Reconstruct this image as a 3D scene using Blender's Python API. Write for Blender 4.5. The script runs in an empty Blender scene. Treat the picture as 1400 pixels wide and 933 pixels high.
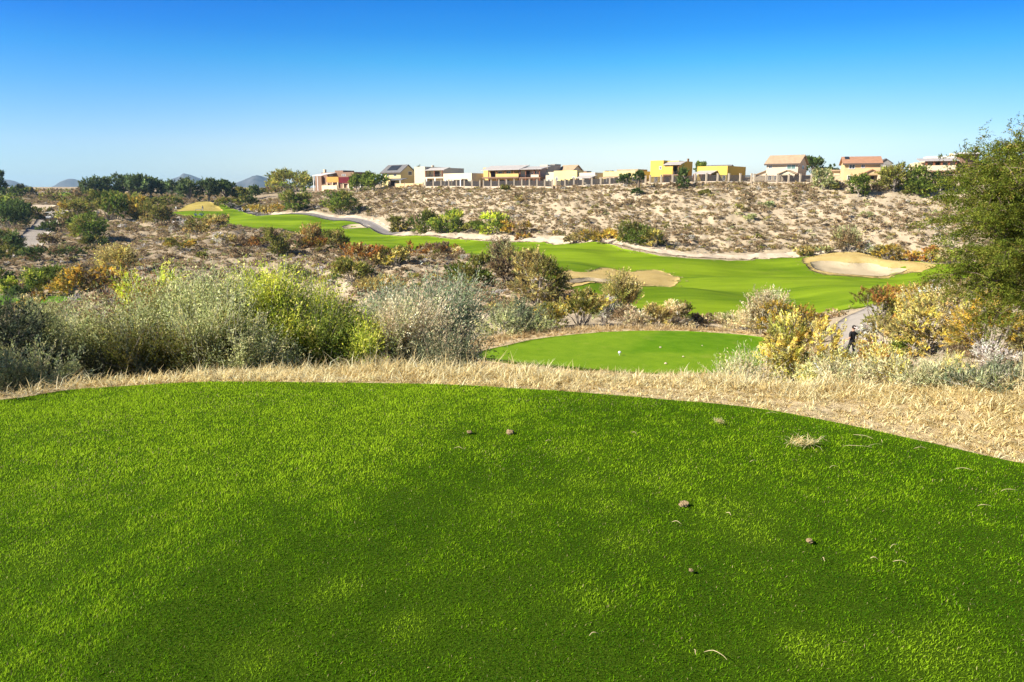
import bpy, bmesh, math, random
import numpy as np
from mathutils import Vector, Matrix
from mathutils.geometry import delaunay_2d_cdt

C = bpy.context.scene.collection
R = math.radians
RNG = np.random.default_rng(7)
FPX, UC, VC, VH = 950.0, 700.0, 466.5, 262.0
PITCH = math.atan((VC - VH) / FPX)
CAMZ = 1.75
CP, SP = math.cos(PITCH), math.sin(PITCH)

# ------------------------------------------------------------------ helpers
def ray(u, v):
    a = (np.asarray(u, float) - UC) / FPX
    b = (VC - np.asarray(v, float)) / FPX
    y = CP + b * SP
    z = -SP + b * CP
    return a / y, z / y            # x and z per metre of y

def at(u, v, Y):
    a, b = ray(u, v)
    return np.array([a * Y, Y, CAMZ + b * Y])

def sstep(e0, e1, x):
    t = np.clip((x - e0) / (e1 - e0), 0, 1)
    return t * t * (3 - 2 * t)

def vnoise(x, y, seed=0):
    xi = np.floor(x).astype(np.int64); yi = np.floor(y).astype(np.int64)
    xf = x - xi; yf = y - yi
    def h(i, j):
        n = (i * 374761393 + j * 668265263 + seed * 974634777) & 0xffffffff
        n = ((n ^ (n >> 13)) * 1274126177) & 0xffffffff
        n = n ^ (n >> 16)
        return (n & 0xffff) / 65535.0
    u = xf * xf * xf * (xf * (xf * 6 - 15) + 10); w = yf * yf * yf * (yf * (yf * 6 - 15) + 10)
    a = h(xi, yi); b = h(xi + 1, yi); c = h(xi, yi + 1); d = h(xi + 1, yi + 1)
    return (a * (1 - u) + b * u) * (1 - w) + (c * (1 - u) + d * u) * w

def fbm(x, y, seed=0, octv=4):
    s = 0; a = 0.5; t = 0
    for k in range(octv):
        s = s + a * vnoise(x, y, seed + k); t += a
        x = x * 2.03 + 17.1; y = y * 2.03 + 5.3; a *= 0.5
    return s / t

def catmull(pts, n=6, closed=True):
    pts = np.asarray(pts, float); m = len(pts); out = []
    for i in range(m if closed else m - 1):
        if closed:
            p0, p1, p2, p3 = pts[i - 1], pts[i], pts[(i + 1) % m], pts[(i + 2) % m]
        else:
            p0, p1, p2, p3 = pts[max(i - 1, 0)], pts[i], pts[i + 1], pts[min(i + 2, m - 1)]
        for k in range(n):
            t = k / n
            out.append(0.5 * ((2 * p1) + (-p0 + p2) * t + (2 * p0 - 5 * p1 + 4 * p2 - p3) * t * t + (-p0 + 3 * p1 - 3 * p2 + p3) * t ** 3))
    if not closed: out.append(pts[-1])
    return np.array(out)

def poly_sd(x, y, poly, margin=8.0):
    """signed distance to a polygon (negative inside), computed near it only"""
    x = np.asarray(x, float); y = np.asarray(y, float)
    sh = x.shape; x = x.ravel(); y = y.ravel()
    out = np.full(x.shape, float(margin))
    lo = poly.min(0) - margin; hi = poly.max(0) + margin
    idx = np.nonzero((x > lo[0]) & (x < hi[0]) & (y > lo[1]) & (y < hi[1]))[0]
    if len(idx):
        px = x[idx]; py = y[idx]
        dm = np.full(px.shape, 1e18); ins = np.zeros(px.shape, bool)
        A = poly; B = np.roll(poly, -1, 0)
        for (ax, ay), (bx, by) in zip(A, B):
            ex, ey = bx - ax, by - ay
            L = ex * ex + ey * ey + 1e-12
            t = np.clip(((px - ax) * ex + (py - ay) * ey) / L, 0, 1)
            dx = px - ax - t * ex; dy = py - ay - t * ey
            dm = np.minimum(dm, dx * dx + dy * dy)
            if by != ay:
                cond = ((ay > py) != (by > py)) & (px < ex * (py - ay) / (by - ay) + ax)
                ins ^= cond
        d = np.sqrt(dm)
        out[idx] = np.where(ins, -d, np.minimum(d, margin))
    return out.reshape(sh)

def mesh_np(name, V, faces, mat=None, col=None, smooth=False, mats=None, midx=None):
    me = bpy.data.meshes.new(name)
    V = np.ascontiguousarray(V, dtype=np.float32)
    if not isinstance(faces, (list, tuple)): faces = [faces]
    faces = [np.ascontiguousarray(f, dtype=np.int32) for f in faces if len(f)]
    me.vertices.add(len(V)); me.vertices.foreach_set('co', V.ravel())
    tot = np.concatenate([np.full(len(f), f.shape[1], np.int32) for f in faces])
    loops = np.concatenate([f.ravel() for f in faces])
    start = np.concatenate([[0], np.cumsum(tot)[:-1]]).astype(np.int32)
    me.loops.add(len(loops)); me.loops.foreach_set('vertex_index', loops)
    me.polygons.add(len(tot)); me.polygons.foreach_set('loop_start', start)
    try: me.polygons.foreach_set('loop_total', tot)
    except Exception: pass
    if smooth: me.polygons.foreach_set('use_smooth', np.ones(len(tot), bool))
    for m in (mats or ([mat] if mat else [])): me.materials.append(m)
    if midx is not None: me.polygons.foreach_set('material_index', np.asarray(midx, np.int32))
    if col is not None:
        a = me.attributes.new('tint', 'FLOAT_COLOR', 'POINT')
        c = np.ones((len(V), 4), np.float32); c[:, :3] = col
        a.data.foreach_set('color', c.ravel())
    me.update(calc_edges=True); me.validate()
    return me

def link(name, me, parent=None, loc=None, rotz=0.0, scale=None):
    o = bpy.data.objects.new(name, me); C.objects.link(o)
    if parent is not None: o.parent = parent
    if loc is not None: o.location = [float(q) for q in loc]
    if rotz: o.rotation_euler = (0, 0, rotz)
    if scale is not None: o.scale = [float(q) for q in scale]
    return o

def tag(o, label=None, cat=None, group=None, kind=None):
    if label: o['label'] = label
    if cat: o['category'] = cat
    if group: o['group'] = group
    if kind: o['kind'] = kind
    return o

def thing(name, label, cat, loc, rotz=0.0, group=None):
    o = link(name, None, None, loc, rotz)
    return tag(o, label, cat, group)

# solid builder: boxes, prisms, tubes collected into one mesh
class MB:
    def __init__(self): self.v = []; self.f = []
    def add(self, V, F):
        n = len(self.v); self.v += [tuple(map(float, p)) for p in V]; self.f += [tuple(i + n for i in f) for f in F]; return self
    def box(self, x0, x1, y0, y1, z0, z1):
        return self.add([(x0,y0,z0),(x1,y0,z0),(x1,y1,z0),(x0,y1,z0),(x0,y0,z1),(x1,y0,z1),(x1,y1,z1),(x0,y1,z1)],
                        [(0,3,2,1),(4,5,6,7),(0,1,5,4),(1,2,6,5),(2,3,7,6),(3,0,4,7)])
    def prism(self, poly, axis, a, b):
        """poly in the two other axes (cyclic order), extruded a..b on axis 0/1/2"""
        n = len(poly); V = []
        for t in (a, b):
            for p, q in poly:
                V.append((t, p, q) if axis == 0 else (p, t, q) if axis == 1 else (p, q, t))
        F = [tuple(range(n))[::-1], tuple(range(n, 2 * n))] + [(i, (i + 1) % n, n + (i + 1) % n, n + i) for i in range(n)]
        return self.add(V, F)
    def tube(self, pts, rad, n=6):
        pts = [Vector(p) for p in pts]
        if not hasattr(rad, '__len__'): rad = [rad] * len(pts)
        base = len(self.v); V = []
        for i, p in enumerate(pts):
            d = (pts[min(i + 1, len(pts) - 1)] - pts[max(i - 1, 0)])
            d = d.normalized() if d.length > 1e-9 else Vector((0, 0, 1))
            s = d.orthogonal().normalized(); t = d.cross(s)
            for k in range(n):
                a = 2 * math.pi * k / n
                V.append(p + (s * math.cos(a) + t * math.sin(a)) * rad[i])
        F = []
        for i in range(len(pts) - 1):
            for k in range(n):
                F.append((i*n+k, i*n+(k+1)%n, (i+1)*n+(k+1)%n, (i+1)*n+k))
        F.append(tuple(range(n))[::-1]); F.append(tuple((len(pts)-1)*n + k for k in range(n)))
        return self.add(V, F)
    def ball(self, c, r, n=10, m=7, sz=1.0):
        V = []; F = []
        for j in range(m + 1):
            th = math.pi * j / m
            for k in range(n):
                a = 2 * math.pi * k / n
                V.append((c[0] + r*math.sin(th)*math.cos(a), c[1] + r*math.sin(th)*math.sin(a), c[2] + r*sz*math.cos(th)))
        for j in range(m):
            for k in range(n): F.append((j*n+k, (j+1)*n+k, (j+1)*n+(k+1)%n, j*n+(k+1)%n))
        return self.add(V, F)
    def build(self, name, mat, parent=None, smooth=False, bevel=0):
        me = bpy.data.meshes.new(name); me.from_pydata(self.v, [], self.f); me.materials.append(mat)
        bm = bmesh.new(); bm.from_mesh(me); bmesh.ops.remove_doubles(bm, verts=bm.verts, dist=1e-5)
        bmesh.ops.recalc_face_normals(bm, faces=bm.faces); bm.to_mesh(me); bm.free()
        if smooth: me.polygons.foreach_set('use_smooth', np.ones(len(me.polygons), bool))
        return link(name, me, parent)

# ------------------------------------------------------------------ materials
class NT:
    def __init__(self, name):
        self.m = bpy.data.materials.new(name); self.m.use_nodes = True
        self.t = self.m.node_tree; self.n = self.t.nodes; self.n.clear()
        self.out = self.n.new('ShaderNodeOutputMaterial')
    def new(self, typ, **kw):
        x = self.n.new(typ)
        for k, v in kw.items(): setattr(x, k, v)
        return x
    def l(self, a, b): self.t.links.new(a, b)
    def pos(self):
        g = self.new('ShaderNodeNewGeometry'); return g.outputs['Position']
    def noise(self, vec, scale, detail=4, rough=0.55, stretch=None):
        n = self.new('ShaderNodeTexNoise'); n.inputs['Scale'].default_value = scale
        n.inputs['Detail'].default_value = detail; n.inputs['Roughness'].default_value = rough
        if stretch:
            mp = self.new('ShaderNodeMapping'); mp.inputs['Scale'].default_value = stretch[:3]
            if len(stretch) > 3: mp.inputs['Rotation'].default_value = (0, 0, stretch[3])
            self.l(vec, mp.inputs['Vector']); vec = mp.outputs[0]
        self.l(vec, n.inputs['Vector']); return n.outputs['Fac']
    def ramp(self, fac, stops):
        r = self.new('ShaderNodeValToRGB'); e = r.color_ramp.elements
        e[0].position, e[0].color = stops[0][0], (*stops[0][1], 1)
        e[1].position, e[1].color = stops[-1][0], (*stops[-1][1], 1)
        for p, c in stops[1:-1]:
            q = e.new(p); q.color = (*c, 1)
        self.l(fac, r.inputs[0]); return r.outputs[0]
    def mix(self, fac, a, b, blend='MIX'):
        m = self.new('ShaderNodeMix', data_type='RGBA', blend_type=blend)
        for s, val in ((0, fac), (6, a), (7, b)):
            if hasattr(val, 'is_linked') or hasattr(val, 'links'): self.l(val, m.inputs[s])
            elif s == 0: m.inputs[0].default_value = val
            else: m.inputs[s].default_value = (*val, 1)
        return m.outputs[2]
    def bump(self, h, strength=0.5, dist=0.1):
        b = self.new('ShaderNodeBump'); b.inputs['Strength'].default_value = strength; b.inputs['Distance'].default_value = dist
        self.l(h, b.inputs['Height']); return b.outputs[0]
    def bsdf(self, col, rough=0.8, spec=0.2, normal=None, metal=0.0):
        p = self.new('ShaderNodeBsdfPrincipled')
        p.inputs['Roughness'].default_value = rough; p.inputs['Specular IOR Level'].default_value = spec; p.inputs['Metallic'].default_value = metal
        if hasattr(col, 'links'): self.l(col, p.inputs['Base Color'])
        else: p.inputs['Base Color'].default_value = (*col, 1)
        if normal is not None: self.l(normal, p.inputs['Normal'])
        return p.outputs[0]
    def done(self, sh): self.l(sh, self.out.inputs['Surface']); return self.m

def mat_plain(name, col, rough=0.7, spec=0.25, var=0.12, scale=3.0, metal=0.0, bump=0.0):
    k = NT(name); p = k.pos()
    f = k.noise(p, scale, 5)
    lo = tuple(c * (1 - var) for c in col); hi = tuple(min(1, c * (1 + var)) for c in col)
    c = k.ramp(f, [(0.3, lo), (0.7, hi)])
    nrm = k.bump(k.noise(p, scale * 12, 3), bump, 0.02) if bump else None
    return k.done(k.bsdf(c, rough, spec, nrm, metal))

def mat_leaf(name, trans=0.3, rough=0.6, spec=0.15):
    k = NT(name)
    a = k.new('ShaderNodeAttribute', attribute_name='tint')
    oi = k.new('ShaderNodeObjectInfo')
    hsv = k.new('ShaderNodeHueSaturation')
    mr = k.new('ShaderNodeMapRange'); mr.inputs[3].default_value = 0.82; mr.inputs[4].default_value = 1.18
    k.l(oi.outputs['Random'], mr.inputs[0]); k.l(mr.outputs[0], hsv.inputs['Value']); k.l(a.outputs['Color'], hsv.inputs['Color'])
    p = k.bsdf(hsv.outputs[0], rough, spec)
    t = k.new('ShaderNodeBsdfTranslucent'); k.l(hsv.outputs[0], t.inputs['Color'])
    m = k.new('ShaderNodeMixShader'); m.inputs[0].default_value = trans
    k.l(p, m.inputs[1]); k.l(t.outputs[0], m.inputs[2])
    return k.done(m.outputs[0])

M = {}
M['leaf'] = mat_leaf('leaf_tissue', 0.33, .8, .05)
M['drygrass'] = mat_leaf('dry_grass_blade', 0.42, 0.6, 0.15)
M['blade'] = mat_leaf('turf_blade', 0.42, 0.65, 0.05)
M['bark'] = mat_plain('bark', (0.16, 0.12, 0.085), 0.9, 0.1, 0.35, 9, bump=0.4)
M['paletwig'] = mat_plain('pale_twig_bark', (0.46, 0.42, 0.32), 0.9, 0.1, 0.3, 9)
M['greybark'] = mat_plain('grey_twig_bark', (0.30, 0.26, 0.21), 0.9, 0.1, 0.3, 9, bump=0.4)

def turf_mat(name, dark, mid, light, band=None, fine=60.0):
    k = NT(name); p = k.pos()
    big = k.noise(p, 0.16, 4, 0.6); med = k.noise(p, 1.3, 4, 0.6); fin = k.noise(p, fine, 3, 0.7)
    c = k.ramp(big, [(0.32, dark), (0.5, mid), (0.68, light)])
    c = k.mix(0.5, c, k.ramp(med, [(0.3, dark), (0.7, light)]))
    c = k.mix(0.55, c, k.ramp(fin, [(0.3, tuple(q * 0.55 for q in dark)), (0.7, tuple(q * 1.15 for q in light))]))
    if band:
        wv = k.noise(p, 1.0, 2, 0.5, band)
        st = k.noise(p, 1.0, 3, 0.6, (0.13, 0.62, 0.6, 0.30))
        c = k.mix(0.35, c, k.ramp(st, [(0.36, tuple(q * 0.7 for q in dark)), (0.64, tuple(q * 1.12 for q in light))]))
        worn = k.ramp(k.noise(p, 0.22, 5, 0.65), [(0.58, (0, 0, 0)), (0.74, (0.45, 0.45, 0.45))])
        c = k.mix(worn, c, (0.26, 0.25, 0.06))
        c = k.mix(0.42, c, k.ramp(wv, [(0.40, tuple(q * 0.72 for q in dark)), (0.6, tuple(q * 1.1 for q in light))]))
    n = k.bump(k.noise(p, fine, 4, 0.7), 0.55, 0.03)
    return k.done(k.bsdf(c, 0.85, 0.03, n))
# ------------------------------------------------------------------ terrain control points
CTRL = []
def cpx(u, v, Y):
    p = at(u, v, Y); CTRL.append(tuple(p))
def cyz(u, Y, z):
    a, _ = ray(u, VH); CTRL.append((float(a * Y), Y, z))
for u, z in ((-900, -.7), (-300, -.8), (100, -1.1), (500, -1.2), (900, -1.3), (1300, -1.2), (1800, -.8), (2600, -.4)): cyz(u, 9, z)
for u, z in ((-900, -1.3), (-300, -1.5), (0, -1.8), (300, -2.05), (650, -2.5), (1000, -2.5), (1300, -2.2), (1700, -1.3), (2600, -1)): cyz(u, 12, z)
for u, z in ((-900, -2), (-300, -2.3), (0, -2.5), (300, -2.7), (500, -2.9), (700, -3.3), (1000, -3.4), (1200, -3.3), (1400, -2.6), (1700, -2.0), (2600, -1.5)): cyz(u, 16, z)
for u, Y, z in ((-900, 30, -5), (-300, 25, -5), (0, 24, -5), (200, 25, -5.2), (400, 25, -4.9), (860, 33, -5.0), (1100, 27, -4.8), (1120, 36, -6.3),
                (1182, 36, -7.1), (1140, 34, -7.0), (1200, 46, -6.4), (900, 38, -5.7), (1000, 45, -7.4), (850, 48, -7.3), (700, 40, -6.0),
                (500, 35, -7), (300, 40, -9), (100, 45, -9.5), (500, 55, -9.6), (300, 65, -11), (-300, 45, -9.5), (650, 50, -7.6),
                (-900, 80, -9), (-300, 80, -9), (-300, 200, -5), (-300, 300, 2), (-900, 250, 0), (1700, 30, -2.5), (1700, 60, -3), (2600, 50, -2), (1500, 70, -6), (1450, 45, -3.6)): cyz(u, Y, z)
for p in ((1250, 480, 27), (1350, 490, 22), (1400, 440, 26), (1300, 430, 34), (700, 410, 60), (690, 394, 70), (560, 360, 87), (640, 380, 76),
          (300, 400, 85), (300, 350, 118), (300, 322, 140), (450, 390, 80), (450, 352, 112), (450, 335, 134), (550, 345, 118), (200, 385, 92), (200, 330, 150), (200, 304, 188),
          (100, 360, 110), (100, 325, 150), (100, 300, 195), (40, 340, 130), (40, 300, 190), (40, 275, 240), (-40, 275, 240), (0, 263, 300), (30, 400, 75), (100, 258, 330), (100, 268, 270),
          (200, 273, 256), (280, 275, 250), (240, 295, 205), (300, 291, 210), (300, 306, 180), (400, 296, 194), (400, 319, 152), (500, 306, 175), (500, 333, 130),
          (600, 324, 150), (600, 347, 112), (700, 326, 140), (700, 352, 102), (800, 333, 128), (800, 395, 70), (900, 350, 113), (900, 400, 68), (1000, 350, 112), (1000, 400, 68),
          (1000, 436, 56), (1100, 348, 113), (1100, 430, 57), (1200, 350, 110), (1250, 395, 72), (1330, 365, 95), (1330, 345, 108),
          (268, 278, 226), (240, 289, 214), (306, 287, 222),
          (350, 277, 245), (430, 263, 240), (500, 259, 225), (600, 257, 205), (700, 256, 190), (800, 255, 178), (900, 254, 168), (1000, 253, 160), (1100, 252, 155), (1200, 251, 150), (1300, 251, 145), (1500, 250, 138),
          (450, 280, 210), (600, 290, 178), (700, 293, 163), (900, 302, 138), (1050, 302, 133), (1200, 302, 129), (1300, 302, 126), (1500, 300, 118)): cpx(*p)
for u, Y, z in ((430, 290, 2.2), (700, 250, 3.4), (900, 230, 3.8), (1100, 220, 4.1), (1300, 210, 4.4), (1700, 200, 4.6), (2600, 160, 4), (-900, 700, 4), (0, 700, 3), (700, 700, 4), (1400, 700, 5), (2600, 700, 5),
                (-900, 5000, 5), (0, 5000, 2), (700, 5000, 3), (1400, 5000, 5), (2600, 5000, 5), (-900, 9, -.7)): cyz(u, Y, z)
CT = np.array(sorted(set(CTRL)))
def warp(x, y):
    r = np.hypot(x, y) + 1e-6
    az = np.clip(np.arctan2(x, y), -1.25, 1.25)
    return az * 3.0, np.log(np.maximum(r, 5.0)) * 1.6
def _phi(d2): return 0.5 * d2 * np.log(d2 + 1e-12)
_wx, _wy = warp(CT[:, 0], CT[:, 1]); _n = len(CT)
_A = np.zeros((_n + 3, _n + 3))
_A[:_n, :_n] = _phi((_wx[:, None] - _wx) ** 2 + (_wy[:, None] - _wy) ** 2) + np.eye(_n) * 0.004
_A[:_n, _n] = 1; _A[:_n, _n + 1] = _wx; _A[:_n, _n + 2] = _wy; _A[_n:, :_n] = _A[:_n, _n:].T
_sol = np.linalg.solve(_A, np.concatenate([CT[:, 2], np.zeros(3)]))
def tps(x, y):
    x = np.asarray(x, float); y = np.asarray(y, float); sh = x.shape
    wx, wy = warp(x.ravel(), y.ravel()); out = np.empty(wx.shape)
    for s in range(0, len(wx), 20000):
        a = wx[s:s + 20000, None]; b = wy[s:s + 20000, None]
        out[s:s + 20000] = _phi((a - _wx) ** 2 + (b - _wy) ** 2) @ _sol[:_n] + _sol[_n] + a[:, 0] * _sol[_n + 1] + b[:, 0] * _sol[_n + 2]
    return out.reshape(sh)

def on_plane(u, v, z):
    a, b = ray(u, v); Y = (z - CAMZ) / b
    return (float(a * Y), float(Y))
# upper (near) tee and lower tee outlines on their own levels
TEE = [on_plane(u, v, 0) for u, v in ((0, 546), (100, 532), (200, 526), (300, 523), (400, 522), (500, 523), (600, 526), (700, 531), (800, 537), (900, 545), (1000, 554), (1100, 570), (1200, 590), (1300, 611), (1400, 633))]
TEE += [(4.9, 3.0), (6.2, 0.5), (7.0, -3), (6.5, -8), (2, -11), (-4, -11), (-9, -8), (-10.5, -3), (-9.5, 1.5), (-7.2, 4.4), (-5.6, 5.4)]
TEE = catmull(TEE, 5)
LTZ = -4.5
LTEE = [on_plane(u, v, LTZ) for u, v in ((650, 487), (690, 473), (740, 463), (800, 457), (870, 454), (950, 455), (1010, 458), (1050, 464), (1070, 474), (1066, 486), (1030, 502), (960, 512), (850, 511), (760, 504), (690, 497))]
LTEE = catmull(LTEE, 6)

def ground0(x, y):
    z = tps(x, y)
    d = poly_sd(x, y, TEE, 4.0); w = sstep(0.0, 2.6, d)
    z = (-0.015 - 0.10 * np.clip(d, 0, 4)) * (1 - w) + z * w
    d = poly_sd(x, y, LTEE, 4.0); w = sstep(0.4, 3.5, d)
    return LTZ * (1 - w) + z * w

def hit(u, v, y0=8.0, y1=420.0, f=None):
    """first point of the bare ground seen along a pixel's ray"""
    f = f or ground0
    a, b = ray(u, v)
    ys = np.geomspace(y0, y1, 900)
    dz = CAMZ + b * ys - f(a * ys, ys)
    k = np.nonzero(dz < 0)[0]
    if not len(k): k = [len(ys) - 1]
    i = max(int(k[0]), 1)
    t = dz[i - 1] / (dz[i - 1] - dz[i] + 1e-9) if k[0] else 0
    Y = ys[i - 1] + (ys[i] - ys[i - 1]) * float(np.clip(t, 0, 1))
    return float(a * Y), float(Y)
def outline(uv, n=5, y0=30.0):
    return catmull([hit(u, v, y0) for u, v in uv], n)

FAIR = outline([(300, 281), (322, 286), (345, 293), (400, 296), (450, 299), (492, 303), (512, 312), (536, 321), (570, 325), (620, 326), (680, 327), (735, 327), (780, 331), (820, 337), (860, 345), (900, 351), (950, 353), (1000, 352), (1060, 349),
                (1104, 348), (1160, 347), (1230, 350), (1285, 356), (1340, 358), (1340, 376), (1285, 386), (1245, 404), (1200, 418), (1150, 425), (1110, 432), (1060, 437), (1000, 437), (940, 433), (885, 428), (850, 418), (800, 404), (765, 396), (745, 380), (720, 366),
                (690, 357), (640, 351), (590, 346), (540, 341), (490, 333), (440, 325), (400, 320), (360, 315), (310, 307), (268, 300), (236, 297), (236, 290), (268, 290)], 5, 45)
ROUGH1 = outline([(1101, 350), (1150, 346), (1200, 348), (1250, 353), (1280, 358), (1265, 363), (1230, 367), (1205, 372), (1170, 373), (1130, 371), (1108, 366), (1099, 358)], 6, 60)
SAND1 = outline([(1109, 358), (1135, 356.5), (1165, 358), (1180, 357), (1200, 358), (1215, 362), (1240, 362), (1232, 366), (1205, 370), (1170, 371), (1130, 369), (1112, 365)], 6, 60)
ROUGH2 = outline([(768, 369), (800, 370), (830, 367), (860, 370), (895, 367), (925, 374), (930, 378), (918, 385), (890, 391), (850, 390), (820, 392), (790, 396), (768, 394)], 6, 55)
SAND2 = outline([(772, 384), (800, 380), (825, 381), (850, 382), (880, 385), (900, 387), (880, 389.5), (850, 389), (815, 391), (790, 394), (772, 392)], 6, 55)
SAND3 = outline([(468, 307.5), (480, 305), (497, 305), (506, 308), (503, 311), (488, 312), (472, 311)], 6, 80)
MOUND = outline([(236, 289), (246, 283), (262, 278), (280, 277.5), (296, 281), (305, 286), (300, 289), (285, 291.5), (262, 291), (246, 291)], 6, 120)
LAWN = outline([(-60, 396), (0, 394), (60, 394), (110, 398), (110, 408), (60, 420), (0, 420), (-60, 420)], 5, 55)
FARGREEN = outline([(58, 266), (75, 263.6), (95, 264), (106, 266), (96, 268.5), (70, 268.5)], 5, 120)
def ribbon(path, w):
    p = catmull(path, 6, False); d = np.gradient(p, axis=0); d /= np.linalg.norm(d, axis=1)[:, None]
    n = np.stack([-d[:, 1], d[:, 0]], 1); w = np.interp(np.linspace(0, 1, len(p)), np.linspace(0, 1, len(np.atleast_1d(w))), np.atleast_1d(w))[:, None]
    return np.concatenate([p + n * w / 2, (p - n * w / 2)[::-1]])
# pale cut bank just beyond the fairway's far edge, asphalt path inside it
_bk = [(340, 289), (375, 292.5), (420, 295), (465, 297.5), (495, 300), (515, 307), (535, 316), (570, 321), (620, 322.5), (680, 323.5), (735, 323.5), (780, 326.5), (820, 332), (862, 339), (905, 345), (950, 347.5), (1000, 347), (1050, 345.5), (1100, 344), (1160, 343.5), (1230, 346), (1290, 351)]
BANKLINE = np.array([hit(u, v, 45) for u, v in _bk])
BANK = ribbon(BANKLINE, [4.5, 5, 5, 4, 3.4, 3.0, 2.8, 2.4])
PATH = ribbon([hit(u, v, 45) for u, v in ((285, 277), (310, 280), (328, 285), (345, 290.5), (375, 294.2), (420, 296.6), (465, 299.2), (496, 302.3), (512, 308.5), (524, 315), (540, 319.5))], [3, 3, 3, 3.2])
NPATH = ribbon([(14.6, 28), (16.0, 31), (17.9, 34.5), (19.4, 38.5), (21.5, 43), (24.6, 47.5), (28.5, 52), (33, 57)], [2.2, 2.2, 2.4, 3.0])
LPATH = ribbon([hit(u, v, 60) for u, v in ((20, 352), (34, 338), (45, 326), (56, 312), (66, 301), (76, 294), (80, 290))], [4.5, 4.5, 5, 6])
LPATH2 = ribbon([hit(u, v, 60) for u, v in ((40, 291), (50, 287), (60, 282.5))], [5, 7])
SHEETS = [FAIR, ROUGH1, ROUGH2, MOUND, LAWN, FARGREEN, BANK, PATH, NPATH, LPATH, LPATH2]

_ca = ROUGH1.mean(0); _s1 = SAND1.mean(0); _s2 = SAND2.mean(0)
def gmooth(x, y):
    """ground with the golf course's mounds and bunkers but no desert roughness"""
    z = ground0(x, y)
    dR = poly_sd(x, y, ROUGH1, 6); dS = poly_sd(x, y, SAND1, 6)
    z = z + 0.7 * sstep(0, 4, -dR) * sstep(-.6, 1.6, dS) - 0.55 * sstep(0, 1.6, -dS)
    dR = poly_sd(x, y, ROUGH2, 6); dS = poly_sd(x, y, SAND2, 6)
    z = z + 0.22 * sstep(0, 3, -dR) * sstep(-.5, 1.3, dS) - 0.5 * sstep(0, 1.4, -dS)
    dS = poly_sd(x, y, SAND3, 6); z = z - 0.5 * sstep(0, 1.5, -dS)
    r = np.hypot(x, y)
    z = z + ((fbm(x / 19, y / 17, 3, 2) - 0.5) * 2.2 + (fbm(x / 6, y / 8, 4, 2) - .5) * .6) * sstep(45, 70, r) * (1 - sstep(240, 300, r))
    return z

def masks(x, y):
    d = np.full(np.shape(x), 8.0)
    for P in SHEETS: d = np.minimum(d, poly_sd(x, y, P, 8.0))
    return d
def terrain(x, y, d=None):
    z = gmooth(x, y)
    if d is None: d = masks(x, y)
    r = np.hypot(x, y)
    dt = poly_sd(x, y, TEE, 4); dl = poly_sd(x, y, LTEE, 4)
    m = sstep(0.2, 3.5, d) * sstep(0.5, 3, dl)
    u = UC + FPX * x / np.maximum(y, 1.0)
    cr = np.interp(u, [300, 430, 500, 600, 700, 800, 900, 1000, 1100, 1200, 1300, 1500], [262, 240, 225, 205, 190, 178, 168, 160, 155, 150, 145, 138])
    flat = 1 - .9 * sstep(-9, -2, y - cr) * sstep(360, 440, u)          # graded building pads along the rim
    far = m * sstep(35, 75, r) * (1 - sstep(260, 330, r)) * flat
    rid = 1 - np.abs(2 * fbm(x / 13 + 3, y / 9, 21, 3) - 1)
    z = z + far * ((fbm(x / 5, y / 5, 11, 4) - 0.5) * 1.0 + (fbm(x / 1.5, y / 1.9, 15, 3) - 0.5) * 1.0 - (rid - 0.6) * 0.7)
    near = m * (1 - sstep(35, 75, r)) * sstep(0.1, 1.5, dt)
    z = z + near * ((fbm(x / 1.6, y / 1.6, 31, 4) - 0.5) * 0.22 + (fbm(x / 5, y / 5, 35, 3) - 0.5) * 0.35)
    # eroded lip above the cut bank
    sink = sstep(0, 1.0, -d) * 0.45 + sstep(0, .6, -dl) * 0.15 + sstep(0, .5, -dt) * 0.12
    return z - sink

def ground_z(x, y):
    return float(terrain(np.array([x]), np.array([y]))[0])

# ------------------------------------------------------------------ terrain mesh
def build_terrain():
    az = np.concatenate([np.arange(-180, -48, 6.0), np.arange(-48, 48.01, 0.16), np.arange(54, 180.1, 6.0)]) * math.pi / 180
    rr = np.concatenate([np.linspace(1.5, 4, 8)[:-1], np.geomspace(4, 330, 760), np.geomspace(345, 6000, 40)])
    A, Rr = np.meshgrid(az, rr)
    X = Rr * np.sin(A); Y = Rr * np.cos(A)
    d = masks(X, Y)
    Z = terrain(X, Y, d)
    nr, na = X.shape
    V = np.stack([X.ravel(), Y.ravel(), Z.ravel()], 1)
    i = np.arange(nr - 1)[:, None] * na + np.arange(na - 1)[None, :]
    F = np.stack([i, i + 1, i + 1 + na, i + na], -1).reshape(-1, 4)
    # how much dead straw / leaf litter lies on the soil
    dt = poly_sd(X, Y, TEE, 12)
    straw = np.clip((1 - sstep(2.2, 5.5, dt)) + 0.8 * (1 - sstep(1.0, 2.6, poly_sd(X, Y, LTEE, 8))), 0, 1)
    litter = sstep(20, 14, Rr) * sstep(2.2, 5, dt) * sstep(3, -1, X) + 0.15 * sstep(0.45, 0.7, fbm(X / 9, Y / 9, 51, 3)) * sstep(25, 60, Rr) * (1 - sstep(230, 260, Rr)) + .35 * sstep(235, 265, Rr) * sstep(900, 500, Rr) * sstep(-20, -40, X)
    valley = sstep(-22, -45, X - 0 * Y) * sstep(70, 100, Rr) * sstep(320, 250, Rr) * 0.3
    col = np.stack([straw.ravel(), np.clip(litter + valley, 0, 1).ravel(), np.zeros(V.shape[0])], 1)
    me = mesh_np('desert_ground', V, F, M['desert'], col, True)
    return tag(link('desert_ground', me), 'pale sandy desert ground with rough hummocks', None, None, 'structure')

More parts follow.
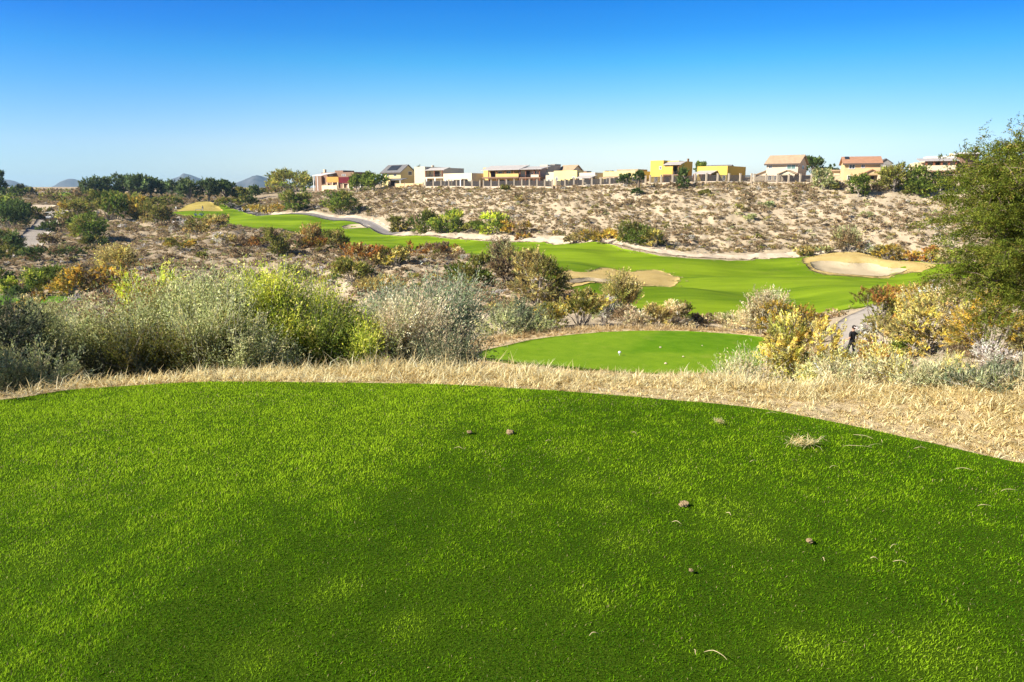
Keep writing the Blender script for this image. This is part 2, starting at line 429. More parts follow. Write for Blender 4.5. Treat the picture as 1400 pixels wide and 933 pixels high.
def sheet(name, poly, mat, lift, step, edge=0.5, zf=None, label=None, ragged=0.0):
    zf = zf or gmooth
    # resample the edge
    P = np.concatenate([poly, poly[:1]]); L = np.concatenate([[0], np.cumsum(np.hypot(*np.diff(P, axis=0).T))])
    n = max(12, int(L[-1] / edge)); s = np.linspace(0, L[-1], n, endpoint=False)
    B = np.stack([np.interp(s, L, P[:, 0]), np.interp(s, L, P[:, 1])], 1)
    if ragged: B = B + np.stack([fbm(B[:, 0] / 1.4, B[:, 1] / 1.4, 301, 3) - .5, fbm(B[:, 0] / 1.4, B[:, 1] / 1.4, 305, 3) - .5], 1) * ragged
    lo = B.min(0); hi = B.max(0)
    gx, gy = np.meshgrid(np.arange(lo[0], hi[0], step), np.arange(lo[1], hi[1], step))
    gx = gx + (np.arange(gx.shape[0])[:, None] % 2) * step * 0.5
    gx = gx.ravel(); gy = gy.ravel()
    k = poly_sd(gx, gy, B, 3) < -step * 0.35
    pts = np.concatenate([B, np.stack([gx[k], gy[k]], 1)])
    edges = [(i, (i + 1) % n) for i in range(n)]
    vs, es, fs, *_ = delaunay_2d_cdt([Vector(map(float, p)) for p in pts], edges, [], 1, 1e-4)
    v2 = np.array([(q.x, q.y) for q in vs])
    z = zf(v2[:, 0], v2[:, 1]) + lift
    V = np.column_stack([v2, z])
    F = [f for f in fs if len(f) == 3]
    F = np.array(F, np.int32)
    # face up
    a, b, c = V[F[:, 0]], V[F[:, 1]], V[F[:, 2]]
    flip = np.cross(b - a, c - a)[:, 2] < 0; F[flip] = F[flip][:, ::-1]
    # skirt
    m = len(V); nb = n
    V = np.concatenate([V, V[:nb] - np.array([0, 0, 0.35])])
    i = np.arange(nb); j = (i + 1) % nb
    S = np.stack([i, i + m, j + m, j], 1)
    me = mesh_np(name, V, [F, S], mat, None, True)
    return tag(link(name, me), label, None, None, 'structure')

def desert_mat():
    k = NT('desert_soil'); p = k.pos()
    a = k.new('ShaderNodeAttribute', attribute_name='tint'); sep = k.new('ShaderNodeSeparateColor'); k.l(a.outputs['Color'], sep.inputs[0])
    big = k.noise(p, 0.09, 5, 0.65); med = k.noise(p, 0.9, 6, 0.7); fin = k.noise(p, 9.0, 5, 0.7)
    c = k.ramp(big, [(0.3, (0.46, 0.36, 0.215)), (0.5, (0.535, 0.43, 0.27)), (0.7, (0.61, 0.505, 0.34))])
    c = k.mix(0.6, c, k.ramp(med, [(0.28, (0.26, 0.195, 0.12)), (0.44, (0.50, 0.40, 0.245)), (0.70, (0.67, 0.56, 0.38))]))
    c = k.mix(0.35, c, k.ramp(fin, [(0.3, (0.22, 0.17, 0.125)), (0.7, (0.58, 0.48, 0.37))]))
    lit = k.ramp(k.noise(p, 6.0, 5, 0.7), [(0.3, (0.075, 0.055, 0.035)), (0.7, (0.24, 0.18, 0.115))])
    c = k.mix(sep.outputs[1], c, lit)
    st = k.ramp(k.noise(p, 14.0, 5, 0.7), [(0.28, (0.32, 0.23, 0.11)), (0.5, (0.58, 0.45, 0.24)), (0.72, (0.74, 0.60, 0.37))])
    c = k.mix(sep.outputs[0], c, st)
    n = k.bump(k.noise(p, 3.0, 8, 0.75), 0.7, 0.3)
    return k.done(k.bsdf(c, 0.95, 0.08, n))
M['desert'] = desert_mat()
M['fair'] = turf_mat('fairway_turf', (0.075, 0.165, 0.004), (0.135, 0.235, 0.006), (0.225, 0.315, 0.014), (0.035, 0.16, 0.16, -0.25), 9.0)
def lower_tee_mat():
    k = NT('lower_tee_mown_turf'); p = k.pos(); s = k.new('ShaderNodeSeparateXYZ'); k.l(p, s.inputs[0])
    def mrange(sock, a, b):
        m = k.new('ShaderNodeMapRange'); m.interpolation_type = 'SMOOTHSTEP'; m.inputs[1].default_value = a; m.inputs[2].default_value = b; k.l(sock, m.inputs[0]); return m.outputs[0]
    def math2(op, a, b):
        m = k.new('ShaderNodeMath', operation=op)
        for i, q in enumerate((a, b)):
            if hasattr(q, 'links'): k.l(q, m.inputs[i])
            else: m.inputs[i].default_value = q
        return m.outputs[0]
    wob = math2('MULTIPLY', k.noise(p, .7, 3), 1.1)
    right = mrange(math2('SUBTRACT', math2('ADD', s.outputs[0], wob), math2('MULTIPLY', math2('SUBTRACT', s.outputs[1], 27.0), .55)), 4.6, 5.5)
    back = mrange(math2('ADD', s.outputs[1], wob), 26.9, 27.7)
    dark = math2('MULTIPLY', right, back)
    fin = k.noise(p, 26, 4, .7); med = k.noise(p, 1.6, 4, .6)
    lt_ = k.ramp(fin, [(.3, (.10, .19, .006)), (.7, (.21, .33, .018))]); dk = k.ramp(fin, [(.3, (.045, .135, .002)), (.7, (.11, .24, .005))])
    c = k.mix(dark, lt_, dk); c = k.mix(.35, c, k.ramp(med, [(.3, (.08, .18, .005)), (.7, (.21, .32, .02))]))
    worn = k.ramp(k.noise(p, .9, 5, .65), [(.58, (0, 0, 0)), (.75, (.5, .5, .5))]); c = k.mix(worn, c, (.28, .28, .06))
    return k.done(k.bsdf(c, .85, .03, k.bump(k.noise(p, 26, 4, .7), .6, .03)))
M['teeturf'] = turf_mat('tee_turf_soil', (0.030, 0.065, 0.003), (0.045, 0.09, 0.004), (0.06, 0.11, 0.005), None, 70.0)
M['ltee'] = lower_tee_mat()

def rough_mat(name, a, b, c3, scale):
    k = NT(name); p = k.pos()
    c = k.ramp(k.noise(p, scale, 6, 0.7), [(0.3, a), (0.5, b), (0.72, c3)])
    c = k.mix(0.4, c, k.ramp(k.noise(p, scale * 9, 4, 0.7), [(0.3, a), (0.7, c3)]))
    return k.done(k.bsdf(c, 0.95, 0.06, k.bump(k.noise(p, scale * 8, 5, 0.7), 0.6, 0.12)))
M['rough'] = rough_mat('dormant_rough', (0.36, 0.25, 0.075), (0.46, 0.34, 0.125), (0.55, 0.43, 0.19), 0.5)
M['moundgrass'] = rough_mat('dormant_mound_grass', (0.30, 0.24, 0.05), (0.42, 0.33, 0.085), (0.48, 0.38, 0.13), 0.25)
M['sand'] = rough_mat('bunker_sand', (0.40, 0.325, 0.20), (0.46, 0.375, 0.24), (0.52, 0.43, 0.285), 0.6)
M['bank'] = rough_mat('pale_cut_bank', (0.38, 0.295, 0.20), (0.58, 0.475, 0.345), (0.68, 0.58, 0.44), 0.7)
M['asphalt'] = rough_mat('worn_asphalt', (0.17, 0.155, 0.145), (0.21, 0.195, 0.185), (0.26, 0.24, 0.225), 1.2)
M['concrete'] = rough_mat('pale_path_concrete', (0.29, 0.255, 0.215), (0.37, 0.33, 0.28), (0.44, 0.39, 0.33), 0.8)
M['lawn'] = turf_mat('valley_lawn', (0.07, 0.17, 0.01), (0.10, 0.22, 0.014), (0.14, 0.27, 0.018), None, 8.0)

build_terrain()
sheet('fairway', FAIR, M['fair'], 0.05, 1.3, 0.8, label='bright green fairway winding up the valley', ragged=1.6)
sheet('bunker_rough', ROUGH1, M['rough'], 0.10, 0.8, 0.4, label='golden dormant grass bank round the far right bunker', ragged=1.2)
sheet('bunker_rough', ROUGH2, M['rough'], 0.10, 0.6, 0.35, label='golden dormant grass bank round the middle bunker', ragged=1)
sheet('bunker_sand', SAND1, M['sand'], 0.17, 0.7, 0.35, label='sand of the far right bunker', ragged=0.5)
sheet('bunker_sand', SAND2, M['sand'], 0.17, 0.5, 0.3, label='sand of the middle bunker', ragged=0.5)
sheet('bunker_sand', SAND3, M['sand'], 0.12, 0.8, 0.4, label='sand of the small upper bunker')
sheet('grass_mound', MOUND, M['moundgrass'], 0.12, 1.3, 0.7, label='golden grass mound at the head of the fairway', ragged=2)
sheet('lawn', LAWN, M['lawn'], 0.05, 1.3, 0.8, label='strip of green lawn in the valley at the left edge', ragged=1.5)
sheet('far_lawn', FARGREEN, M['lawn'], 0.12, 2.0, 1.2, label='sliver of green golf turf by the left skyline')
def bankz(x, y): return gmooth(x, y) + (fbm(x / 1.5, y / 1.5, 71, 3) - 0.3) * 1.5 * sstep(0, -1.6, poly_sd(x, y, BANK, 3)) * sstep(-0.3, 1.2, poly_sd(x, y, PATH, 3)) * sstep(-.3, 1., poly_sd(x, y, FAIR, 3))
sheet('sandy_bank', BANK, M['bank'], 0.03, 0.7, 0.45, bankz, label='pale eroded sandy bank along the fairway edge', ragged=2.2)
sheet('cart_path', PATH, M['asphalt'], 0.14, 0.9, 0.6, label='grey cart path along the upper fairway')
sheet('cart_path', NPATH, M['concrete'], 0.06, 0.6, 0.4, label='pale grey cart path behind the yellow bushes')
sheet('cart_path', LPATH, M['concrete'], 0.10, 1.2, 0.8, label='grey cart path climbing the left valley')
sheet('dirt_path', LPATH2, M['bank'], 0.10, 1.2, 0.8, label='pale dirt track on the left hillside')
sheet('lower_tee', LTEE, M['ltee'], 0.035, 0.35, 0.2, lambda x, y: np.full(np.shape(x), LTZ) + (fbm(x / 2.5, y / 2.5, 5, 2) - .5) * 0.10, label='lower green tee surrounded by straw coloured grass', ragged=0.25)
def teez(x, y): return (fbm(x / 1.4, y / 1.4, 8, 3) - 0.5) * 0.035
sheet('upper_tee', TEE, M['teeturf'], 0.0, 0.22, 0.15, teez, label='green turf tee in the foreground')

# ------------------------------------------------------------------ far hills
def build_hills():
    us = np.linspace(-700, 2100, 900); prof = np.zeros_like(us)
    for c, w, hgt in ((12, 38, 13), (-60, 60, 22), (100, 34, 15), (128, 50, 12), (257, 44, 21), (295, 50, 11), (354, 36, 19), (325, 34, 10), (392, 40, 8), (-260, 120, 30), (1500, 200, 16), (1900, 200, 26)):
        prof = np.maximum(prof, hgt * np.clip(1 - np.abs(us - c) / w, 0, None) ** 0.62)
    prof += (fbm(us / 9, us * 0, 5, 4) - 0.5) * 5 * (prof > 1) + 0.0
    prof = np.convolve(np.pad(prof, 4, 'edge'), np.ones(5) / 5, 'same')[4:-4]
    V = []; rows = []
    for k, (dy, s) in enumerate(((-900, -0.35), (-600, 0.1), (-350, 0.5), (-150, 0.82), (0, 1.0), (200, 0.8), (600, 0.1), (900, -0.35))):
        Y = 3600 + dy; a, _ = ray(us, VH)
        jit = 1 + (fbm(us / 14 + k * 7, us * 0 + k, 9, 3) - 0.5) * (0.9 if s < 1 else 0)
        V.append(np.stack([a * Y, np.full_like(us, Y), CAMZ - 6 + (prof + 4) * 3600 / FPX * s * jit], 1))
    V = np.concatenate(V); n = len(us)
    i = np.arange(7)[:, None] * n + np.arange(n - 1)[None]
    F = np.stack([i, i + 1, i + 1 + n, i + n], -1).reshape(-1, 4)
    k = NT('hill_rock'); p = k.pos()
    c = k.ramp(k.noise(p, 0.012, 6, 0.7), [(0.3, (0.05, 0.055, 0.055)), (0.7, (0.12, 0.115, 0.11))])
    m = k.done(k.bsdf(c, 0.95, 0.05))
    tag(link('hills', mesh_np('hills', V, F, m, None, True)), 'dark rocky hills far off on the left skyline', None, None, 'structure')
build_hills()
# ------------------------------------------------------------------ plants
LEAFGAIN = 1.4
def unit(v): return v / (np.linalg.norm(v, axis=-1, keepdims=True) + 1e-9)

def leaves_mesh(name, P, D, L, W, col, rng, N=None):
    """one diamond leaf per row: P base, D direction, L length, W width"""
    n = len(P)
    rnd = rng.normal(size=(n, 3)) if N is None else N * .8 + rng.normal(0, .62, (n, 3))   # leaves face outwards, roughly
    side = unit(np.cross(D, rnd))
    L = np.broadcast_to(L, (n,))[:, None]; W = np.broadcast_to(W, (n,))[:, None]
    nor = np.cross(side, D)
    mid = P + D * L * 0.5 + nor * L * 0.10
    V = np.stack([P, mid + side * W * 0.5, P + D * L, mid - side * W * 0.5], 1).reshape(-1, 3)
    i = np.arange(n) * 4
    F = np.stack([i, i + 1, i + 2, i + 3], 1)
    return mesh_np(name, V, F, M['leaf'], np.repeat(col, 4, 0))

def tint(rng, n, palette, jit=0.22):
    cols = np.array([p[:3] for p in palette]); wts = np.array([p[3] for p in palette]); wts = wts / wts.sum()
    k = rng.choice(len(palette), n, p=wts)
    return LEAFGAIN * cols[k] * np.exp(rng.normal(0, jit, (n, 1))) * np.exp(rng.normal(0, 0.05, (n, 3)))

# kinds: palette rows are r, g, b, weight
PAL = {
 'sage':   [(.32,.34,.145,4),(.42,.43,.22,3),(.22,.245,.095,3),(.42,.38,.16,1)],
 'weed':   [(.36,.35,.18,4),(.46,.43,.25,3),(.27,.27,.13,3),(.56,.48,.22,1)],
 'mint':   [(.26,.32,.185,4),(.35,.40,.25,3),(.19,.24,.12,2)],
 'tangrey':[(.44,.37,.22,4),(.54,.47,.30,3),(.33,.28,.17,3),(.30,.31,.17,1)],
 'darkgrey':[(.12,.14,.075,4),(.17,.19,.11,3),(.085,.10,.05,3)],
 'lime':   [(.42,.47,.045,4),(.55,.56,.09,3),(.22,.29,.035,3),(.50,.46,.13,1)],
 'green':  [(.125,.17,.028,4),(.18,.22,.04,3),(.085,.12,.02,3)],
 'olive':  [(.17,.175,.035,4),(.23,.22,.05,3),(.12,.125,.03,3),(.25,.20,.06,1)],
 'dkgreen':[(.075,.11,.03,4),(.105,.145,.038,3),(.05,.075,.022,3)],
 'gold':   [(.40,.28,.045,4),(.50,.36,.06,3),(.27,.20,.05,3),(.18,.17,.05,2)],
 'golddull':[(.34,.27,.085,4),(.42,.35,.13,3),(.24,.20,.075,3),(.17,.17,.07,1)],
 'yellow': [(.60,.47,.09,4),(.68,.57,.20,3),(.46,.39,.12,3),(.28,.28,.13,1.5)],
 'straw':  [(.56,.46,.24,4),(.64,.55,.33,3),(.42,.34,.18,3),(.34,.26,.12,1)],
 'rust':   [(.27,.135,.035,4),(.35,.19,.05,3),(.18,.10,.035,3),(.13,.12,.04,1)],
 'brown':  [(.20,.145,.075,4),(.26,.20,.11,3),(.14,.105,.06,3)],
 'deadred':[(.20,.085,.03,4),(.28,.14,.06,3),(.13,.06,.025,3)],
 'scrub':  [(.345,.265,.155,4),(.42,.335,.205,3),(.26,.195,.11,3),(.25,.215,.105,1.5)],
 'palegrey':[(.42,.39,.33,4),(.50,.47,.40,3),(.32,.30,.25,3)],
 'mesq':   [(.115,.145,.018,5),(.17,.195,.027,4),(.08,.105,.016,3),(.24,.21,.045,1.2)],
 'conifer':[(.10,.135,.05,4),(.14,.18,.065,3),(.07,.095,.035,3)],
 'palm':   [(.07,.11,.03,4),(.10,.14,.04,3)],
}
SHAPE = {  # nblob, blob radius, upright, sprig length (of height), base lift
 'dome':   dict(nb=17, br=.25, up=.25, sl=.14, z0=.14, z1=.76, sq=.85),
 'upright':dict(nb=20, br=.16, up=.72, sl=.34, z0=.22, z1=.80, sq=.75),
 'wand':   dict(nb=24, br=.17, up=.55, sl=.40, z0=.16, z1=.74, sq=.85),
 'mound':  dict(nb=14, br=.25, up=.30, sl=.18, z0=.22, z1=.62, sq=.95),
 'tree':   dict(nb=18, br=.27, up=.10, sl=.12, z0=.26, z1=.84, sq=.92),
}
def crown_points(rng, w, h, shape, nsprig):
    s = SHAPE[shape]; nb = s['nb']
    a = rng.uniform(0, 2*np.pi, nb); t = rng.uniform(0, 1, nb)
    zc = h * (s['z0'] + (s['z1'] - s['z0']) * t)
    rmax = 0.5 * w * s['sq'] * np.sqrt(np.clip(1 - (np.clip((zc / h - 0.38), 0, 1) / 0.62) ** 2, 0.02, 1))
    br = s['br'] * rng.uniform(.7, 1.25, nb)
    rr = np.clip(rmax - br * w * 0.45, 0, None) * np.sqrt(rng.uniform(0.12, 1, nb))
    c = np.stack([rr * np.cos(a), rr * np.sin(a), zc], 1)
    rad = np.stack([br * w * .5 * 1.15, br * w * .5 * 1.15, br * h * .5 * 1.1], 1)
    k = rng.choice(nb, nsprig, p=(br**2) / (br**2).sum())
    d = unit(rng.normal(size=(nsprig, 3)) + np.array([0, 0, .35]))
    P = c[k] + d * rad[k] * rng.uniform(.45, 1.0, (nsprig, 1)) ** .6
    out = unit(P - np.array([0, 0, h * .25]))
    D = unit(out * (1 - s['up']) + np.array([0, 0, 1.0]) * s['up'] + rng.normal(0, .38, (nsprig, 3)))
    SL = s['sl'] * h * rng.uniform(.35, 1.5, nsprig)
    tip = P + D * SL[:, None] * 1.0
    # let the foliage fill the plant's real width and height
    for ax in (0, 1):
        q = np.quantile(np.abs(tip[:, ax]), .955) / (w * .5); P[:, ax] /= q; c[:, ax] /= q
    q = np.quantile(tip[:, 2], .99) / h; P[:, 2] /= q; c[:, 2] /= q
    P[:, 2] = np.clip(P[:, 2], 0.04 * h, None)
    return c, k, P, D, SL

def plant_meshes(seed, w, h, shape, pal, nsprig, nleaf, L, W, jit=.22, pal2=None, frac2=0.0, drop=.0):
    rng = np.random.default_rng(seed)
    c, k, P, D, SL = crown_points(rng, w, h, shape, nsprig)
    base_col = tint(rng, nsprig, PAL[pal], jit)
    base_col = base_col * np.exp(rng.normal(0, .17, len(c)))[k][:, None]
    if pal2:
        # whole blobs carry the second colour
        sel = rng.uniform(size=len(c)) < frac2; q = sel[k]
        base_col[q] = tint(rng, int(q.sum()), PAL[pal2], jit)
    n = nsprig * nleaf
    t = np.tile(np.linspace(.08, 1, nleaf), nsprig) + rng.uniform(-.05, .05, n)
    r = np.repeat(np.arange(nsprig), nleaf)
    LP = P[r] + D[r] * (SL[r] * t)[:, None] + rng.normal(0, .035, (n, 3)) * SL[r][:, None]
    LP[:, 2] -= drop * (t * SL[r]) ** 1
    LP[:, 2] = np.clip(LP[:, 2], .02, None)
    LD = unit(D[r] * 1.0 + rng.normal(0, .5, (n, 3)))
    col = base_col[r] * np.exp(rng.normal(0, .12, (n, 1)))
    fol = leaves_mesh('foliage', LP, LD, L * rng.uniform(.7, 1.3, n), W * rng.uniform(.7, 1.3, n), np.clip(col, 0, 1), rng, unit(LP - np.array([0, 0, h * .22])))
    return fol, c, k, P, D, SL

def stems_mb(rng, c, k, P, D, SL, h, r0, ntwig, spread=.12, w=1.0, trunk=False):
    mb = MB()
    top = Vector((0, 0, h * .2)) if trunk else None
    if trunk: mb.tube([(0, 0, -.25), (rng.normal(0, .02) * h, rng.normal(0, .02) * h, h * .12), tuple(top)], [r0 * 1.5, r0 * 1.15, r0], 8)
    for i, q in enumerate(c):
        a = Vector(map(float, q)); b = top if trunk else Vector((float(q[0]) * spread + rng.normal(0, .03) * w, float(q[1]) * spread + rng.normal(0, .03) * w, -.12))
        m = b.lerp(a, .5) + Vector((rng.normal(0, .05) * w, rng.normal(0, .05) * w, h * .06))
        mb.tube([b, m, a], [r0 * .75, r0 * .5, r0 * .22], 5)
    for j in rng.choice(len(P), min(ntwig, len(P)), replace=False):
        q = Vector(map(float, c[k[j]])); p = Vector(map(float, P[j])); e = p + Vector(map(float, D[j])) * float(SL[j])
        mb.tube([q, p, e], [r0 * .2, r0 * .13, r0 * .04], 3)
    return mb

NAMES = {}
def base_at(u, v, Y=None, y0=24):
    if Y is None: x, Y = hit(u, v, y0)
    else: x = float(ray(u, VH)[0] * Y)
    return x, Y

GZ_CACHE = []
def plant(name, label, cat, u, v, wpx, hpx, shape, pal, Y=None, pal2=None, frac2=0.0, seed=None, group=None, dense=1.0, trunk=False, y0=24, drop=0., lw=None, bark='greybark', jit=.22, ppl=1.95):
    fixed = Y is not None
    x, Y = base_at(u, v, Y, y0)
    w = wpx * Y / FPX; h = hpx * Y / FPX
    z = ground_z(x, Y) - 0.03
    if fixed:            # the base is hidden: the height is what reaches the seen top from the ground that is there
        a, b = ray(u, v - hpx); h = max(.45 * h, CAMZ + float(b) * Y - z)
    seed = seed if seed is not None else (hash((round(u), round(v), name)) & 0xffff if False else int(u * 31 + v * 17 + len(label)) & 0xffff)
    rng = np.random.default_rng(seed + 1)
    px = Y / 695.0                       # metres per rendered pixel
    L = max(px * (ppl if Y > 22 else ppl * 1.6), 0.03) if lw is None else lw[0]; W = L * (.42 if Y > 22 else .29) if lw is None else lw[1]
    area = w * h
    n = int(np.clip(area / (L * W) * 11.0 * dense, 600, 60000))
    nleaf = 10 if n < 8000 else 26
    fol, c, k, P, D, SL = plant_meshes(seed, w, h, shape, pal, max(40, n // nleaf), nleaf, L, W, jit, pal2, frac2, drop)
    GZ_CACHE.append((x, Y, max(w, .6) * .5))
    big = wpx > 17 or hpx > 17
    if not big:
        o = link(name, fol, None, (x, Y, z), 0)
        return tag(o, label, cat, group)
    root = thing(name, label, cat, (x, Y, z), 0, group)
    r0 = max(0.012, 0.028 * h ** .8) * (1.6 if trunk else 1.0)
    st = stems_mb(rng, c, k, P, D, SL, h, r0, 300 if hpx > 60 else 25, .15, w, trunk).build('trunk' if trunk else 'stems', M[bark], root)
    link('crown' if trunk else 'foliage', fol, root)
    return root
# ------------------------------------------------------------------ grass
def blades(P, az, L, W, el0, bend, col, rng, twist=None):
    """curved three-segment blades; el0 start elevation, bend total drop in radians"""
    n = len(P); L = np.broadcast_to(L, (n,)); W = np.broadcast_to(W, (n,))
    ax = np.stack([np.cos(az), np.sin(az), np.zeros(n)], 1)
    tw = rng.uniform(-.9, .9, n) if twist is None else twist
    side = np.stack([-np.sin(az + tw), np.cos(az + tw), np.zeros(n)], 1)
    e1 = el0 - bend * .15; e2 = el0 - bend * .75
    d1 = ax * np.cos(e1)[:, None] + np.array([0, 0, 1.]) * np.sin(e1)[:, None]
    d2 = ax * np.cos(e2)[:, None] + np.array([0, 0, 1.]) * np.sin(e2)[:, None]
    a = P; b = P + d1 * (L * .55)[:, None]; c = b + d2 * (L * .45)[:, None]
    h = (W * .5)[:, None]
    V = np.stack([a - side * h, a + side * h, b + side * h * .8, b - side * h * .8, c], 1).reshape(-1, 3)
    i = np.arange(n) * 5
    Q = np.stack([i, i + 1, i + 2, i + 3], 1); T = np.stack([i + 3, i + 2, i + 4], 1)
    return V, Q, T, np.repeat(col, 5, 0)

def turf():
    rng = np.random.default_rng(3)
    YEL = [on_plane(u, v, 0) + (s,) for u, v, s in ((860, 744, .13), (800, 820, .12), (1000, 700, .2), (800, 660, .13), (770, 612, .14), (350, 900, .12), (905, 655, .2), (455, 805, .13), (690, 690, .14), (825, 690, .12), (1035, 735, .1), (1110, 890, .12), (60, 760, .15), (1300, 900, .2), (560, 860, .12), (300, 640, .2))]
    out = []
    for y0, y1, dens, wm, lm in ((.9, 2.7, 23000, 1.0, .85), (2.7, 4.0, 17000, 1.2, .9), (4.0, 7.2, 11500, 1.6, 1.0)):
        hw = y1 * .80 + 2.6
        n = int((y1 - y0) * 2 * hw * dens)
        x = rng.uniform(-hw, hw, n); y = rng.uniform(y0, y1, n)
        k = ((np.abs(x) < y * .80 + .6) | ((np.abs(x) < y * .80 + 2.6) & (rng.uniform(size=n) < .55))) & (poly_sd(x, y, TEE, 2) < -0.01)
        x, y = x[k], y[k]
        if len(x): out.append((x, y, np.full(len(x), wm), np.full(len(x), lm)))
    x = np.concatenate([o[0] for o in out]); y = np.concatenate([o[1] for o in out]); wm = np.concatenate([o[2] for o in out]); lm = np.concatenate([o[3] for o in out])
    n = len(x)
    z = teez(x, y)
    clump = fbm(x * 9, y * 9, 61, 3); big = fbm(x / 1.1, y / 1.1, 63, 3); med = fbm(x * 2.2, y * 2.2, 65, 3)
    # the mower has laid the left half away from the lens, the right half across it
    lay = sstep(-.35, .35, (-(x + 0.25) - (y - 5.0) * -0.55) + (med - .5) * 1.0)
    az = rng.uniform(0, 2*np.pi, n)
    mow = np.where(rng.uniform(size=n) < .45, 1, 0)
    az = np.where(mow == 1, np.where(rng.uniform(size=n) < lay, rng.normal(1.9, .5, n), rng.normal(-1.2, .6, n)), az)
    L = (0.0108 + 0.0095 * clump) * rng.uniform(.7, 1.35, n) * lm * (0.85 + 0.5 * (med - .3))
    W = 0.0019 * rng.uniform(.7, 1.4, n) * wm
    el = rng.normal(1.1, .28, n); bend = rng.uniform(.2, 1.3, n)
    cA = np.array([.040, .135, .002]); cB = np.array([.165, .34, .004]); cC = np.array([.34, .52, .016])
    t = np.clip((big - .5) * .55 + .36 + (med - .5) * .35 + (clump - .5) * .9 + .42 * sstep(2.4, 5.4, y) + rng.normal(0, .22, n) + lay * .34 - .10, 0, 1.3)[:, None]  # paler far off and on the left lay: caught light put into the colour
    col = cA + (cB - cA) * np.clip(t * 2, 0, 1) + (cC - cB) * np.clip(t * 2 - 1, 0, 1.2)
    for yx, yy, s in YEL:
        m = np.exp(-(((x - yx) / s) ** 2 + ((y - yy) / s) ** 2) + (fbm(x * 7, y * 7, 77, 2) - .5) * 2)[:, None]
        m = np.clip(m * 1.1, 0, 1) * .8
        col = col * (1 - m) + np.array([.37, .57, .02]) * m
    dead = rng.uniform(size=n) < .018 + .05 * sstep(.62, .75, fbm(x * 1.6, y * 1.6, 81, 3))
    col[dead] = np.array([.42, .36, .16]) * rng.uniform(.7, 1.2, (int(dead.sum()), 1))
    col *= np.exp(rng.normal(0, .16, (n, 1)))
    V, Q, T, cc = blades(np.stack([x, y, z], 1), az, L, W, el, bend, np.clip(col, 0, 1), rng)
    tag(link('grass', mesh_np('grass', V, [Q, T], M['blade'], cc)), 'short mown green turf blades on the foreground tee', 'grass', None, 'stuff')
turf()

STRAWC = np.array([[.86, .72, .37], [.90, .81, .50], [.78, .62, .28], [.54, .40, .16], [.84, .76, .44]])
def tufts(name, label, px, py, pz, size, per, rng, pal=STRAWC, wid=.006, el=(1.0, .4), bend=(.5, 2.0), mat='drygrass', spread=.35, prob=None):
    n = len(px) * per; r = np.repeat(np.arange(len(px)), per)
    a0 = rng.uniform(0, 2*np.pi, len(px))
    s = size[r]
    P = np.stack([px[r] + rng.normal(0, spread, n) * s * .6, py[r] + rng.normal(0, spread, n) * s * .6, pz[r] - .01], 1)
    az = np.where(rng.uniform(size=n) < .55, a0[r] + rng.normal(0, .7, n), rng.uniform(0, 2*np.pi, n))
    L = s * rng.uniform(.5, 1.25, n)
    c0 = pal[rng.choice(len(pal), len(px), p=prob)]
    col = c0[r] * np.exp(rng.normal(0, .16, (n, 1)))
    k = rng.uniform(size=n) < .25; col[k] = pal[rng.integers(0, len(pal), int(k.sum()))]
    V, Q, T, cc = blades(P, az, L, wid * rng.uniform(.6, 1.4, n), rng.normal(el[0], el[1], n), rng.uniform(bend[0], bend[1], n), np.clip(col, 0, 1), rng)
    o = link(name, mesh_np(name, V, [Q, T], M[mat], cc))
    return tag(o, label, 'dry grass', None, 'stuff')

